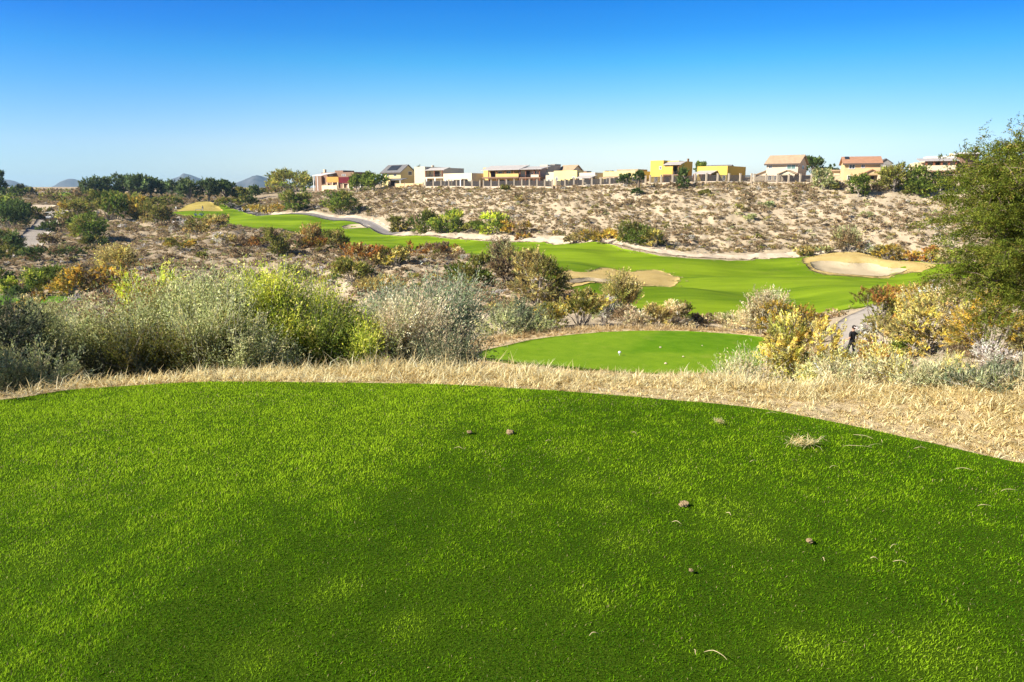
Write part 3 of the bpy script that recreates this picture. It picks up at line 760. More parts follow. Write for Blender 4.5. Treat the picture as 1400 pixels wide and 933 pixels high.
def straw_band():
    rng = np.random.default_rng(5)
    # candidates around the tee, thinned by distance to the turf edge
    n = 110000
    x = rng.uniform(-9, 13, n); y = rng.uniform(2.2, 14.5, n)
    d = poly_sd(x, y, TEE, 8)
    lim = 1.5 * sstep(.5, 3.5, x)
    keep = (d > .03) & (d < 3.0 + lim) & (y > np.abs(x) * .95 - 2.5)
    left = sstep(-2.7, -3.9, x)          # under the big bushes at the left the straw gives way to bare shaded litter
    p = (1 - sstep(1.8 + lim, 3.0 + lim, d)) * (1 - .93 * left * sstep(.15, .8, d) - .3 * left) * (0.45 + .9 * sstep(.3, .6, fbm(x * 1.1, y * 1.1, 91, 3)))
    keep &= rng.uniform(size=n) < p * .95
    x, y, d = x[keep], y[keep], d[keep]
    z = terrain(x, y)
    size = (1 + 1.1 * sstep(1.5, -1.0, x)) * (0.055 + .085 * sstep(.0, 1.2, d)) * (0.55 + 1.0 * fbm(x * 1.3, y * 1.3, 93, 3)) * rng.uniform(.7, 1.2, len(x))
    tufts('dry_grass', 'matted straw coloured dry grass fringing the foreground tee', x, y, z, size, 26, rng, wid=.0075, el=(.5, .4), bend=(.3, 1.6))
    # around the lower tee
    n = 30000
    x = rng.uniform(-8, 18, n); y = rng.uniform(17, 38, n); d = poly_sd(x, y, LTEE, 6)
    keep = (d > .1) & (d < 3.2) & (rng.uniform(size=n) < sstep(3.2, 1.2, d) * .45)
    x, y, d = x[keep], y[keep], d[keep]
    z = terrain(x, y)
    pal = np.array([[.62, .48, .25], [.70, .57, .33], [.50, .36, .17], [.38, .27, .12]])
    tufts('lower_dry_grass', 'brownish dry grass collar round the lower tee', x, y, z, (.12 + .22 * sstep(.1, 1.2, d)) * rng.uniform(.7, 1.2, len(x)), 14, rng, pal, wid=.022)
    # tall pale weeds on the bank at the right of the tee
    n = 11000
    x = rng.uniform(1.5, 12, n); y = rng.uniform(3.5, 14, n); d = poly_sd(x, y, TEE, 8)
    u = 700 + 950 * x / (y * 1.0)
    keep = (d > .75) & (d < 4.6) & (u > 980) & (u < 1750) & (rng.uniform(size=n) < (.10 + .22 * sstep(1050, 1250, u)) * sstep(.7, 1.5, d) * sstep(.3, .55, fbm(x * .9, y * .9, 95, 3)))
    x, y, d = x[keep], y[keep], d[keep]
    z = terrain(x, y)
    pal = np.array([[.52, .50, .30], [.60, .56, .34], [.42, .43, .25], [.68, .57, .28], [.72, .64, .40]])
    tufts('tall_weeds', 'tall wispy pale grey green weeds on the bank right of the tee', x, y, z, rng.uniform(.16, .40, len(x)) * (0.7 + .3 * sstep(.8, 2, d)), 26, rng, pal, wid=.004, el=(1.2, .25), bend=(.1, .8), spread=.32)
straw_band()

def course_fringe():
    rng = np.random.default_rng(17)
    pal = np.array([[.46, .38, .17], [.38, .34, .13], [.52, .44, .23], [.22, .26, .06], [.30, .29, .09]])
    xs = []; ys = []
    for P, lo, hi, per in ((FAIR, -.7, 1.6, 2.4), (ROUGH1, -.9, .7, 3.0), (ROUGH2, -.9, .6, 3.0), (SAND1, -.25, .5, 2.0), (SAND2, -.25, .5, 2.0), (MOUND, -1.5, 1.0, 1.5)):
        Q = np.concatenate([P, P[:1]]); L = np.concatenate([[0], np.cumsum(np.hypot(*np.diff(Q, axis=0).T))]); n = int(L[-1] * per)
        s = rng.uniform(0, L[-1], n); a = rng.uniform(0, 6.28, n); rr = rng.uniform(0, hi - lo, n)
        x = np.interp(s, L, Q[:, 0]) + rr * np.cos(a) * .8; y = np.interp(s, L, Q[:, 1]) + rr * np.sin(a) * .8
        xs.append(x); ys.append(y)
    x = np.concatenate(xs); y = np.concatenate(ys); k = fbm(x / 2.2, y / 2.2, 111, 3) > .42; x, y = x[k], y[k]
    z = gmooth(x, y) + .08
    tufts('rough_grass', 'thin fringe of dry rough grass along the fairway and bunker edges', x, y, z, rng.uniform(.12, .30, len(x)), 12, rng, pal, wid=.05, el=(.9, .4), spread=.9)
course_fringe()
# ------------------------------------------------------------------ the plants of the picture
S = 'shrub'; T = 'tree'
# big near shrubs behind the straw band (distance given; the base is hidden by the band)
NEAR = [
 ('dark_bush', 'dark green bush just outside the left picture edge that shades the bare litter', -700, 520, 500, 400, 'dome', 'dkgreen', 5.9, None, 0, .5),
 # name, label, u, vbase, w, h, shape, pal, Y, pal2, frac2, dense
 ('sage_bush', 'small upright sage bush cut by the left picture edge above the dark litter', -12, 560, 130, 95, 'wand', 'sage', 8.6, None, 0, .8),
 ('sage_bush', 'tall grey green sage bush rising at the far left beside the green valley lawn', 16, 528, 90, 140, 'upright', 'sage', 12.5, None, 0, .9),
 ('dark_bush', 'dark shaded bush low at the left picture edge', -45, 530, 150, 118, 'dome', 'darkgrey', 11, None, 0, 1.0),
 ('dark_bush', 'dark green bush beyond the left picture edge that shades the litter', -455, 500, 470, 380, 'dome', 'dkgreen', 8.4, None, 0, .6),
 ('sage_bush', 'wide grey green sage bush with a rounded top right of the leftmost bushes', 110, 520, 185, 128, 'wand', 'sage', 13, 'darkgrey', .15, 1.1),
 ('sage_bush', 'sage bush with a patch of dead reddish brown twigs in its middle', 205, 515, 165, 138, 'wand', 'sage', 13.5, 'deadred', .14, 1.1),
 ('sage_bush', 'tallest sage bush, with one pale wand standing above its top', 268, 515, 120, 152, 'upright', 'sage', 14, None, 0, .9),
 ('lime_bush', 'bright lime green bush standing behind the grey sage bushes', 190, 500, 78, 142, 'dome', 'lime', 18, None, 0, .9),
 ('lime_bush', 'yellow green bush left of the forked pale trunk', 308, 510, 74, 132, 'upright', 'lime', 15.5, 'sage', .25, .9),
 ('lime_bush', 'tall yellow green bush with a forked pale trunk, dark on its right side', 358, 512, 104, 150, 'upright', 'lime', 15, 'green', .3, .9),
 ('green_bush', 'dark green feathery bush beneath the yellow green ones', 405, 512, 128, 104, 'wand', 'green', 14.2, 'lime', .2, 1.1),
 ('sage_bush', 'low grey sage bush in front of the forked yellow green bush', 318, 515, 125, 92, 'wand', 'sage', 12.6, None, 0, 1.0),
 ('lime_bush', 'narrow pale yellow green bush at the right end of the lime row', 432, 508, 58, 136, 'upright', 'lime', 16, None, 0, .7),
 ('green_bush', 'dark green bush with yellow tips left of the pale tan bush', 478, 508, 92, 88, 'upright', 'green', 15, 'lime', .4, 1.1),
 ('tan_bush', 'big pale tan and grey bush with bleached tops in the bush row', 552, 505, 130, 106, 'wand', 'tangrey', 15.5, 'sage', .2, 1.0),
 ('mint_bush', 'mint grey bush rising behind the pale tan bush', 545, 498, 130, 112, 'upright', 'mint', 18, None, 0, .9),
 ('mint_bush', 'large mint grey bush with a tall plume right of the pale tan bush', 600, 500, 108, 122, 'wand', 'mint', 17.5, 'darkgrey', .2, 1.0),
 ('grey_bush', 'dark grey green bush whose shadow falls on the lower tee', 694, 474, 104, 62, 'wand', 'darkgrey', 32, 'sage', .3, 1.1),
 ('grey_bush', 'low dark grey bush at the left corner of the lower tee', 598, 496, 84, 58, 'wand', 'darkgrey', 18.5, 'mint', .25, 1.0),
 ('sage_bush', 'feathery sage bush filling the gap between the dead patch and the forked yellow green bush', 262, 515, 130, 108, 'wand', 'sage', 12.4, 'olive', .2, 1.0),
 ('olive_bush', 'dark olive bush deep in the thicket under the tallest sage bush', 170, 520, 150, 90, 'wand', 'olive', 12.2, 'darkgrey', .5, 1.0),
 ('lime_bush', 'small yellow green bush in front of the pale tan bush', 487, 506, 46, 66, 'upright', 'lime', 13.6, 'green', .4, .9),
 ('grey_bush', 'silvery twiggy bush low in front of the big pale tan bush', 590, 504, 110, 62, 'wand', 'tangrey', 14, 'darkgrey', .4, .9),
 # right of the tee
 ('golden_bush', 'bright yellow bush in front of the golfer with grey green lower leaves', 1117, 532, 100, 98, 'dome', 'yellow', 17.5, 'olive', .28, 1.0),
 ('golden_bush', 'rust and gold bush behind the right end of the lower tee', 1100, 478, 74, 64, 'dome', 'gold', 29, 'rust', .4, 1.0),
 ('tan_bush', 'pale tan spiky bush at the back right corner of the lower tee', 1058, 472, 62, 74, 'upright', 'straw', 31, 'tangrey', .5, 1.0),
 ('golden_bush', 'orange yellow bush beside the path right of the golfer', 1238, 520, 66, 44, 'upright', 'yellow', 17, 'rust', .2, 1.0),
 ('grey_weed', 'grey green weedy bush hiding the path at the feet of the golfer', 1196, 522, 72, 46, 'wand', 'sage', 18, 'yellow', .15, .9),
 ('golden_bush', 'small golden bush half hidden in the tall weeds', 1150, 556, 66, 58, 'wand', 'yellow', 7.8, 'sage', .5, .8),
 ('sage_weed', 'wispy grey green weed clump with upright stems on the right bank', 1285, 602, 136, 106, 'wand', 'weed', 6.3, 'yellow', .18, 1.0),
 ('sage_weed', 'wispy pale weed clump left of the grey green one on the right bank', 1200, 580, 110, 86, 'wand', 'weed', 6.8, 'straw', .4, .9),
 ('sage_weed', 'dark grey green weed clump cut by the right picture edge', 1392, 620, 100, 80, 'wand', 'darkgrey', 5.7, 'sage', .4, .8),
 ('sage_weed', 'thin pale weed spray at the right end of the lower tee', 1040, 548, 90, 62, 'upright', 'straw', 8.2, 'sage', .3, .4),
 ('tan_bush', 'rounded yellow tan bush beside the path on the right bank', 1240, 492, 68, 58, 'dome', 'golddull', 27, 'palegrey', .2, 1.0),
 ('golden_bush', 'broad golden bush in the middle of the right bank', 1305, 480, 104, 76, 'dome', 'golddull', 25, 'yellow', .35, 1.0),
 ('tan_bush', 'straw coloured bush climbing the right bank under the feathery tree', 1300, 438, 76, 50, 'dome', 'straw', 33, 'golddull', .5, 1.0),
 ('golden_bush', 'golden brown bush at the right picture edge under the feathery tree', 1384, 472, 84, 80, 'dome', 'gold', 22, 'golddull', .5, 1.0),
 ('green_bush', 'small bright green bush at the foot of the golden right bank', 1256, 496, 26, 34, 'upright', 'green', 25, None, 0, 1.0),
 ('olive_bush', 'orange tipped olive bush beside the pale cart path', 1222, 448, 58, 56, 'dome', 'olive', 40, 'rust', .25, 1.0),
 ('golden_bush', 'rusty golden bush behind the olive one by the cart path', 1262, 432, 56, 46, 'dome', 'gold', 42, 'rust', .35, 1.0),
 ('grey_bush', 'grey twiggy bush on the sandy slope at the right picture edge', 1392, 516, 84, 44, 'mound', 'brown', 19, 'palegrey', .4, .8),
]
for nm, lb, u, v, w, h, sh, pal, Y, p2, f2, dn in NEAR:
    low = (28 if u < 140 else 9) if 0 < u < 760 and Y < 25 else 0
    plant(nm, lb, S, u, v, w * 1.12, h - low, sh, pal, Y=Y, pal2=p2, frac2=f2, dense=dn * .75, bark='paletwig' if nm in ('sage_bush', 'lime_bush', 'tan_bush', 'mint_bush', 'sage_weed') else 'greybark', lw=(.04, .009) if nm == 'sage_weed' else None)

MID = [
 # name, label, u, vbase, w, h, shape, pal, pal2, frac2
 ('olive_bush', 'round olive green bush left of the tan and gold bushes by the fairway bend', 647, 393, 58, 42, 'dome', 'olive', 'green', .3),
 ('grey_bush', 'bare grey twiggy bush above the round olive bush', 685, 364, 32, 36, 'upright', 'brown', 'sage', .4),
 ('tan_bush', 'rusty tan bush between the olive bush and the big golden one', 694, 396, 44, 46, 'dome', 'brown', 'golddull', .4),
 ('golden_bush', 'big tan and gold bush left of the middle bunker', 736, 412, 68, 66, 'dome', 'golddull', 'olive', .3),
 ('tan_bush', 'tall loose tan bush standing in front of the middle bunker', 850, 426, 46, 54, 'upright', 'golddull', 'olive', .25),
 ('yellow_bush', 'yellow green bush below the middle bunker', 795, 446, 62, 44, 'dome', 'yellow', 'olive', .5),
 ('yellow_bush', 'low yellow and green bush right of the dark grey bushes', 752, 448, 44, 34, 'dome', 'olive', 'yellow', .4),
 ('grey_bush', 'blue grey bush beneath the tall loose tan bush', 827, 440, 36, 34, 'mound', 'sage', 'palegrey', .5),
 ('tan_bush', 'low tan grey bush behind the lower tee, left of the straw coloured pair', 861, 446, 44, 26, 'mound', 'tangrey', 'brown', .4),
 ('golden_bush', 'round straw yellow bush behind the middle of the lower tee', 895, 446, 36, 30, 'dome', 'golddull', None, 0),
 ('tan_bush', 'pale lumpy bush with dark green leaves behind the lower tee', 922, 446, 42, 32, 'dome', 'straw', 'olive', .4),
 ('tan_bush', 'small dry bush behind the right part of the lower tee', 962, 448, 30, 16, 'mound', 'brown', 'straw', .5),
 ('weed_clump', 'pale dry weed clump between the lower tee and the fairway', 1003, 450, 44, 20, 'wand', 'straw', 'sage', .3),
 ('yellow_bush', 'gold and green bush at the upper corner of the sandy spur', 540, 366, 34, 24, 'dome', 'yellow', 'olive', .4),
 ('rust_bush', 'rusty brown bush with golden flecks on the bluff top', 500, 372, 56, 34, 'dome', 'rust', 'golddull', .5),
 ('olive_bush', 'dark olive round bush low on the bluff above the bush row', 480, 389, 46, 30, 'dome', 'olive', 'dkgreen', .4),
 ('rust_bush', 'small rust coloured bush on the bluff near the fairway edge', 570, 352, 26, 24, 'dome', 'rust', 'gold', .3),
 ('tan_bush', 'tan rusty bush at the fairway edge above the sandy spur', 596, 354, 30, 18, 'mound', 'brown', 'rust', .3),
 ('rust_bush', 'low rusty bush at the right end of the sandy spur', 620, 352, 22, 14, 'mound', 'rust', 'straw', .3),
 ('rust_bush', 'rusty scrub below the bluff bushes, left of the mint bush', 520, 396, 58, 22, 'mound', 'golddull', 'rust', .3),
 ('tan_bush', 'upright tan bush overlapping the lower edge of the upper fairway', 425, 336, 34, 30, 'upright', 'golddull', 'rust', .3),
 ('green_bush', 'green and tan bush right of the upright tan one on the fairway edge', 456, 337, 32, 25, 'dome', 'olive', 'golddull', .3),
 ('olive_bush', 'dark olive bush standing on the bluff below the upper fairway', 380, 348, 32, 32, 'dome', 'olive', 'brown', .3),
 ('rust_bush', 'orange brown bush under the upright tan bush on the bluff', 428, 342, 28, 16, 'mound', 'gold', 'rust', .5),
 ('brown_bush', 'low dark brown bush right of the dark olive one on the bluff', 404, 340, 26, 20, 'mound', 'brown', 'dkgreen', .3),
 ('brown_bush', 'rusty low bush in the row along the upper fairway edge', 345, 330, 30, 16, 'mound', 'rust', 'brown', .4),
 ('grey_bush', 'pale grey bush in the row along the upper fairway edge', 308, 328, 26, 17, 'mound', 'palegrey', 'golddull', .3),
 ('golden_bush', 'golden brown bush at the left end of the fairway edge row', 298, 317, 26, 18, 'dome', 'golddull', 'brown', .3),
 ('grey_bush', 'whitish dead bush at the very left of the fairway edge row', 248, 318, 24, 18, 'mound', 'palegrey', 'brown', .3),
 ('tan_bush', 'tan bush between two pale grey ones along the fairway edge', 272, 320, 28, 18, 'dome', 'golddull', 'olive', .3),
 ('olive_bush', 'olive gold bush alone on the left part of the bluff', 248, 345, 30, 15, 'mound', 'olive', 'gold', .3),
 ('olive_bush', 'tiny olive bush alone in the middle of the bluff', 276, 352, 14, 10, 'mound', 'olive', None, 0),
 ('brown_bush', 'dark brown low bush low on the bluff above the lime bushes', 330, 352, 28, 12, 'mound', 'brown', 'scrub', .4),
 ('grey_bush', 'grey bush in the hollow below the dark olive bluff bush', 402, 384, 34, 22, 'mound', 'sage', 'brown', .4),
 # behind the fairway, along the foot of the house slope
 ('green_bush', 'wide green bush behind the cart path bend, left of its twin', 580, 319, 36, 28, 'dome', 'green', 'olive', .4),
 ('green_bush', 'wide green bush behind the cart path bend, right of its twin', 612, 319, 40, 28, 'dome', 'green', 'lime', .2),
 ('olive_bush', 'yellowish olive bush at the left end of the cart path bushes', 549, 315, 26, 19, 'dome', 'olive', 'yellow', .2),
 ('green_bush', 'light green bush at the slope foot right of the green twins', 675, 318, 44, 25, 'dome', 'green', 'lime', .35),
 ('olive_bush', 'dark olive bush between the green twins and the light green bush', 648, 318, 26, 14, 'mound', 'olive', 'gold', .2),
 ('rust_bush', 'golden brown bush right of the light green bush at the slope foot', 705, 317, 34, 18, 'mound', 'gold', 'scrub', .4),
 ('rust_bush', 'small orange bush at the slope foot above the middle fairway', 714, 323, 20, 11, 'mound', 'gold', 'rust', .3),
 ('olive_bush', 'green olive bush at the slope foot with dark right side', 866, 337, 42, 28, 'dome', 'olive', 'green', .4),
 ('olive_bush', 'smaller olive bush touching the green olive one at the slope foot', 893, 340, 28, 20, 'dome', 'olive', 'yellow', .25),
 ('rust_bush', 'long rusty gold bush left of the green olive bush', 823, 335, 46, 18, 'mound', 'gold', 'brown', .5),
 ('rust_bush', 'low brownish bush at the slope foot left of the long rusty one', 788, 330, 28, 14, 'mound', 'golddull', 'brown', .4),
 ('grey_bush', 'bare grey brown bush at the slope foot left of the right bunker', 1158, 345, 36, 30, 'upright', 'brown', 'sage', .4),
 ('tan_bush', 'tan yellow bush behind the left end of the right bunker', 1101, 345, 24, 14, 'mound', 'golddull', 'olive', .3),
 ('tan_bush', 'small tan bush between the tan yellow and the grey brown bushes', 1124, 345, 20, 12, 'mound', 'golddull', 'sage', .3),
 ('golden_bush', 'straw gold bush behind the middle of the right bunker', 1213, 349, 34, 18, 'dome', 'golddull', 'gold', .4),
 ('grey_bush', 'bluish grey bush behind the right bunker', 1186, 346, 22, 14, 'mound', 'palegrey', 'sage', .5),
 ('rust_bush', 'orange brown bush behind the right end of the bunker', 1248, 351, 22, 13, 'mound', 'rust', 'gold', .4),
 ('rust_bush', 'round rust coloured bush nearest the feathery tree at the slope foot', 1273, 353, 21, 20, 'dome', 'rust', 'gold', .4),
 ('tan_bush', 'pale tan bush right of the round rust bush beside the tree', 1298, 356, 28, 20, 'mound', 'straw', 'brown', .3),
 # upper slope near the houses at the left
 ('green_bush', 'green bush on the slope above the upper cart path', 402, 291, 38, 26, 'dome', 'olive', 'green', .4),
 ('green_bush', 'larger green bush to the right on the slope above the upper cart path', 464, 292, 42, 28, 'dome', 'olive', 'green', .4),
 ('golden_bush', 'long golden scrub bush beside the upper cart path', 362, 290, 44, 12, 'mound', 'golddull', 'gold', .3),
 ('olive_bush', 'bushy olive tree at the left end of the house ridge', 402, 263, 52, 26, 'dome', 'olive', 'green', .4),
 ('olive_bush', 'low olive bush left of the bushy tree at the ridge end', 382, 263, 26, 18, 'dome', 'olive', 'brown', .2),
 # left valley
 ('dark_bush', 'dark green thicket at the left edge beside the valley path', 14, 312, 48, 34, 'dome', 'dkgreen', 'brown', .2),
 ('dark_bush', 'dark green bush below the thicket at the left edge', 10, 344, 36, 30, 'dome', 'dkgreen', 'olive', .3),
 ('brown_bush', 'dark red brown bush right of the valley path', 78, 319, 34, 18, 'mound', 'brown', 'dkgreen', .4),
 ('brown_bush', 'olive brown bush at the foot of the valley path', 68, 332, 26, 14, 'mound', 'brown', 'olive', .4),
 ('dark_bush', 'long dark olive bush below the valley path', 66, 360, 48, 20, 'mound', 'dkgreen', 'brown', .3),
 ('lime_bush', 'small round yellow green tree by the valley lawn', 14, 394, 20, 24, 'dome', 'lime', 'green', .3),
 ('lime_bush', 'taller yellow green tree by the valley lawn', 46, 392, 20, 32, 'upright', 'lime', 'green', .3),
 ('green_bush', 'green bush right of the yellow green trees by the valley lawn', 72, 388, 32, 30, 'dome', 'green', 'olive', .3),
 ('dark_bush', 'dark green bush between the two yellow green trees', 30, 396, 26, 20, 'dome', 'dkgreen', None, 0),
 ('rust_bush', 'small orange brown bush on the valley lawn edge', 49, 398, 18, 14, 'dome', 'rust', 'gold', .3),
 ('golden_bush', 'bright golden orange bush in the left valley', 98, 398, 46, 40, 'dome', 'gold', None, 0),
 ('brown_bush', 'brownish gold bush right of the bright golden one in the valley', 138, 398, 50, 36, 'dome', 'brown', 'gold', .35),
 ('yellow_bush', 'sparse yellow brush on the foot of the bluff', 160, 372, 44, 32, 'wand', 'golddull', 'yellow', .3),
 ('golden_bush', 'small straw orange bush just behind the left sage bush', 44, 428, 28, 20, 'mound', 'gold', 'straw', .4),
 ('olive_bush', 'large olive green bush on the shoulder of the bluff', 156, 302, 56, 38, 'dome', 'olive', 'green', .5),
 ('olive_bush', 'green bush spilling down the bluff shoulder below the large one', 123, 325, 42, 32, 'dome', 'green', 'olive', .4),
 ('golden_bush', 'olive bush with an orange top on the hillside right of the valley path', 106, 302, 40, 28, 'dome', 'olive', 'gold', .25),
 ('golden_bush', 'golden olive bush at the left foot of the grass mound', 192, 302, 30, 28, 'dome', 'olive', 'gold', .45),
 ('tan_bush', 'tan olive bush hanging over the bluff left of the fairway', 214, 308, 36, 26, 'dome', 'golddull', 'olive', .5),
 ('brown_bush', 'brown bush on the left skyline below the hills', 36, 268, 26, 13, 'mound', 'brown', 'olive', .4),
 ('brown_bush', 'low brown bush on the skyline right of the green far turf', 118, 271, 28, 13, 'mound', 'brown', 'olive', .4),
 ('dark_bush', 'dark bush under the skyline at the left edge', 14, 272, 40, 14, 'mound', 'dkgreen', 'olive', .3),
 ('brown_bush', 'mixed brown and green bush left of the pale dirt track', 24, 290, 28, 12, 'mound', 'brown', 'olive', .4),
 ('olive_bush', 'olive bush beside the white golf cart on the valley path', 60, 300, 22, 15, 'dome', 'olive', 'brown', .3),
]
MID += [
 ('dark_bush', 'dark green bush hugging the left edge above the valley path', 26, 300, 30, 20, 'dome', 'dkgreen', 'green', .3),
 ('green_bush', 'green bush at the left edge beneath the skyline', 6, 288, 34, 18, 'dome', 'green', 'olive', .4),
 ('olive_bush', 'olive bush left of the valley path foot', 16, 356, 34, 20, 'dome', 'olive', 'dkgreen', .4),
 ('dark_bush', 'dark bush in the shaded hollow right of the valley path foot', 92, 352, 34, 16, 'mound', 'dkgreen', 'brown', .4),
 ('green_bush', 'dark green bush on the hillside right of the valley path', 132, 340, 30, 20, 'dome', 'dkgreen', 'olive', .4),
 ('dark_bush', 'dark bush behind the taller yellow green valley tree', 58, 378, 40, 22, 'dome', 'dkgreen', 'green', .3),
 ('olive_bush', 'olive bush at the left edge behind the round yellow green valley tree', -4, 386, 34, 26, 'dome', 'dkgreen', 'olive', .3)]
for nm, lb, u, v, w, h, sh, pal, p2, f2 in MID:
    g = 1.12
    plant(nm, lb, S, u, v, w * g, h * g, sh, pal, pal2=p2, frac2=f2, y0=33)

for u_, v_, w_, h_, p_, q_, lb_ in ((112, 274, 34, 14, 'olive', 'brown', 'olive brown bush under the left end of the skyline grove'), (140, 277, 36, 14, 'green', 'olive', 'green bush under the left middle of the skyline grove'), (176, 279, 40, 15, 'olive', 'golddull', 'wide olive bush under the middle of the skyline grove'),
      (206, 280, 36, 13, 'dkgreen', 'olive', 'dark green bush under the right of the skyline grove'), (232, 279, 30, 13, 'olive', 'dkgreen', 'olive bush between the grove and the golden mound'), (312, 283, 34, 12, 'olive', 'green', 'low green bush right of the golden mound'), (338, 282, 26, 14, 'dkgreen', 'olive', 'dark bush at the head of the upper cart path'),
      (74, 276, 30, 12, 'olive', 'brown', 'olive brown bush below the sliver of far turf')):
    plant('olive_bush' if p_ != 'dkgreen' else 'dark_bush', lb_, S, u_, v_, w_, h_, 'dome', p_, pal2=q_, frac2=.35, y0=60)
for u_, w_, h_, p_, q_, lb_ in ((30, 60, 9, 'olive', 'brown', 'long low olive brush on the left skyline'), (84, 60, 8, 'brown', 'olive', 'low brown brush on the skyline under the second hill'), (245, 46, 9, 'dkgreen', 'olive', 'dark low brush on the skyline behind the golden mound'),
      (344, 50, 9, 'olive', 'dkgreen', 'low olive brush on the skyline under the pointed hill'), (372, 44, 10, 'olive', 'brown', 'brush on the skyline at the left end of the house ridge'), (140, 50, 9, 'olive', 'dkgreen', 'low brush on the skyline behind the left of the grove')):
    plant('olive_bush' if p_ == 'olive' else 'brown_bush' if p_ == 'brown' else 'dark_bush', lb_, S, u_, 262 + 5, w_, h_, 'mound', p_, Y=292, pal2=q_, frac2=.4)
TREES = [
 # label, u, v, w, h, pal, Y
 ('dark tree cut by the left picture edge on the skyline', -4, 262, 26, 30, 'dkgreen', 262),
 ('leftmost tall dark green tree of the skyline grove', 127, 274, 28, 32, 'conifer', 252),
 ('dark green tree second in the skyline grove', 150, 274, 26, 31, 'conifer', 258),
 ('tall spreading tree third in the skyline grove', 168, 274, 30, 35, 'conifer', 262),
 ('broad dark tree at the centre of the skyline grove', 188, 275, 32, 36, 'conifer', 260),
 ('dark tree right of centre in the skyline grove', 206, 276, 28, 34, 'conifer', 264),
 ('rightmost slightly leaning tree of the skyline grove', 220, 278, 22, 30, 'conifer', 266),
 ('thin dark tree in the gap right of the skyline grove', 234, 277, 20, 30, 'conifer', 262),
 ('round tree with a pale trunk left on the golden mound', 258, 277, 28, 33, 'conifer', 240),
 ('round tree with a pale trunk right on the golden mound', 285, 278, 28, 34, 'conifer', 242),
 ('wide olive green tree right of the golden mound', 308, 279, 30, 32, 'dkgreen', 248),
 ('small olive tree at the right end of the mound trees', 330, 279, 22, 22, 'olive', 246),
 ('little round tree alone under the pointed hill', 347, 266, 16, 12, 'dkgreen', 262),
]
for lb, u, v, w, h, pal, Y in TREES:
    plant('tree', lb, T, u, v, w, h, 'tree', pal, Y=Y, trunk=True, bark='greybark', dense=1.1)
RTREES = [  # on the house ridge: label, u, v, w, h, shape, pal, Y
 ('round green tree beside the red garden wall', 488, 258, 18, 20, 'dome', 'green', 226),
 ('leafy green tree right of the red walled house', 512, 261, 34, 26, 'dome', 'green', 221),
 ('small tree showing above the white stepped house', 571, 250, 12, 22, 'dome', 'green', 235),
 ('green shrubbery tree beside the tall yellow house', 934, 256, 16, 26, 'dome', 'dkgreen', 161),
 ('tree top showing behind the low yellow house', 956, 250, 14, 28, 'tree', 'green', 195),
 ('big round tree right of the white house with the tan roof', 1110, 252, 34, 38, 'dome', 'dkgreen', 172),
 ('grey green bush tree between the two gabled houses', 1124, 257, 28, 26, 'dome', 'sage', 150),
 ('dark tree behind the grey green bush tree', 1138, 252, 22, 26, 'dome', 'dkgreen', 182),
 ('green bush covering the porch of the terracotta roofed house', 1174, 256, 26, 18, 'dome', 'green', 143),
 ('olive green wide tree right of the terracotta roofed house', 1222, 254, 42, 30, 'dome', 'olive', 144),
 ('green wide tree in front of the hilltop veranda house', 1258, 254, 40, 27, 'dome', 'green', 142),
 ('dark green tree below the hilltop veranda house', 1286, 254, 24, 20, 'dome', 'dkgreen', 141),
]
for lb, u, v, w, h, sh, pal, Y in RTREES:
    plant('tree', lb, T, u, v, w, h, sh, pal, Y=Y, trunk=True, dense=1.1)
for i, (u, v, w, h, pal, lb) in enumerate(((1139, 259, 12, 9, 'olive', 'small olive shrub on the rim below the grey green bush tree'), (1025, 300, 16, 9, 'sage', 'grey green shrub alone high on the pale slope'), (1195, 262, 24, 8, 'brown', 'low brown shrubs under the terracotta roofed house'),
      (1250, 262, 30, 9, 'olive', 'low green shrub on the rim below the wide trees'), (920, 259, 20, 8, 'brown', 'brown shrub against the fence of the tall yellow house'), (963, 265, 14, 7, 'olive', 'dark little shrub below the low yellow house'), (870, 265, 12, 7, 'dkgreen', 'dark little shrub below the palm'),
      (690, 259, 12, 7, 'olive', 'dark shrub against the fence of the balcony houses'), (1048, 282, 20, 9, 'sage', 'grey shrub below the white house on the slope'), (855, 252, 18, 14, 'dkgreen', 'clipped dark green bush behind the fence left of the palm'))):
    plant('rim_shrub' if i != 9 else 'clipped_bush', lb, S, u, v, w, h, 'mound' if i != 9 else 'dome', pal, y0=90, Y=None if i != 9 else 172)

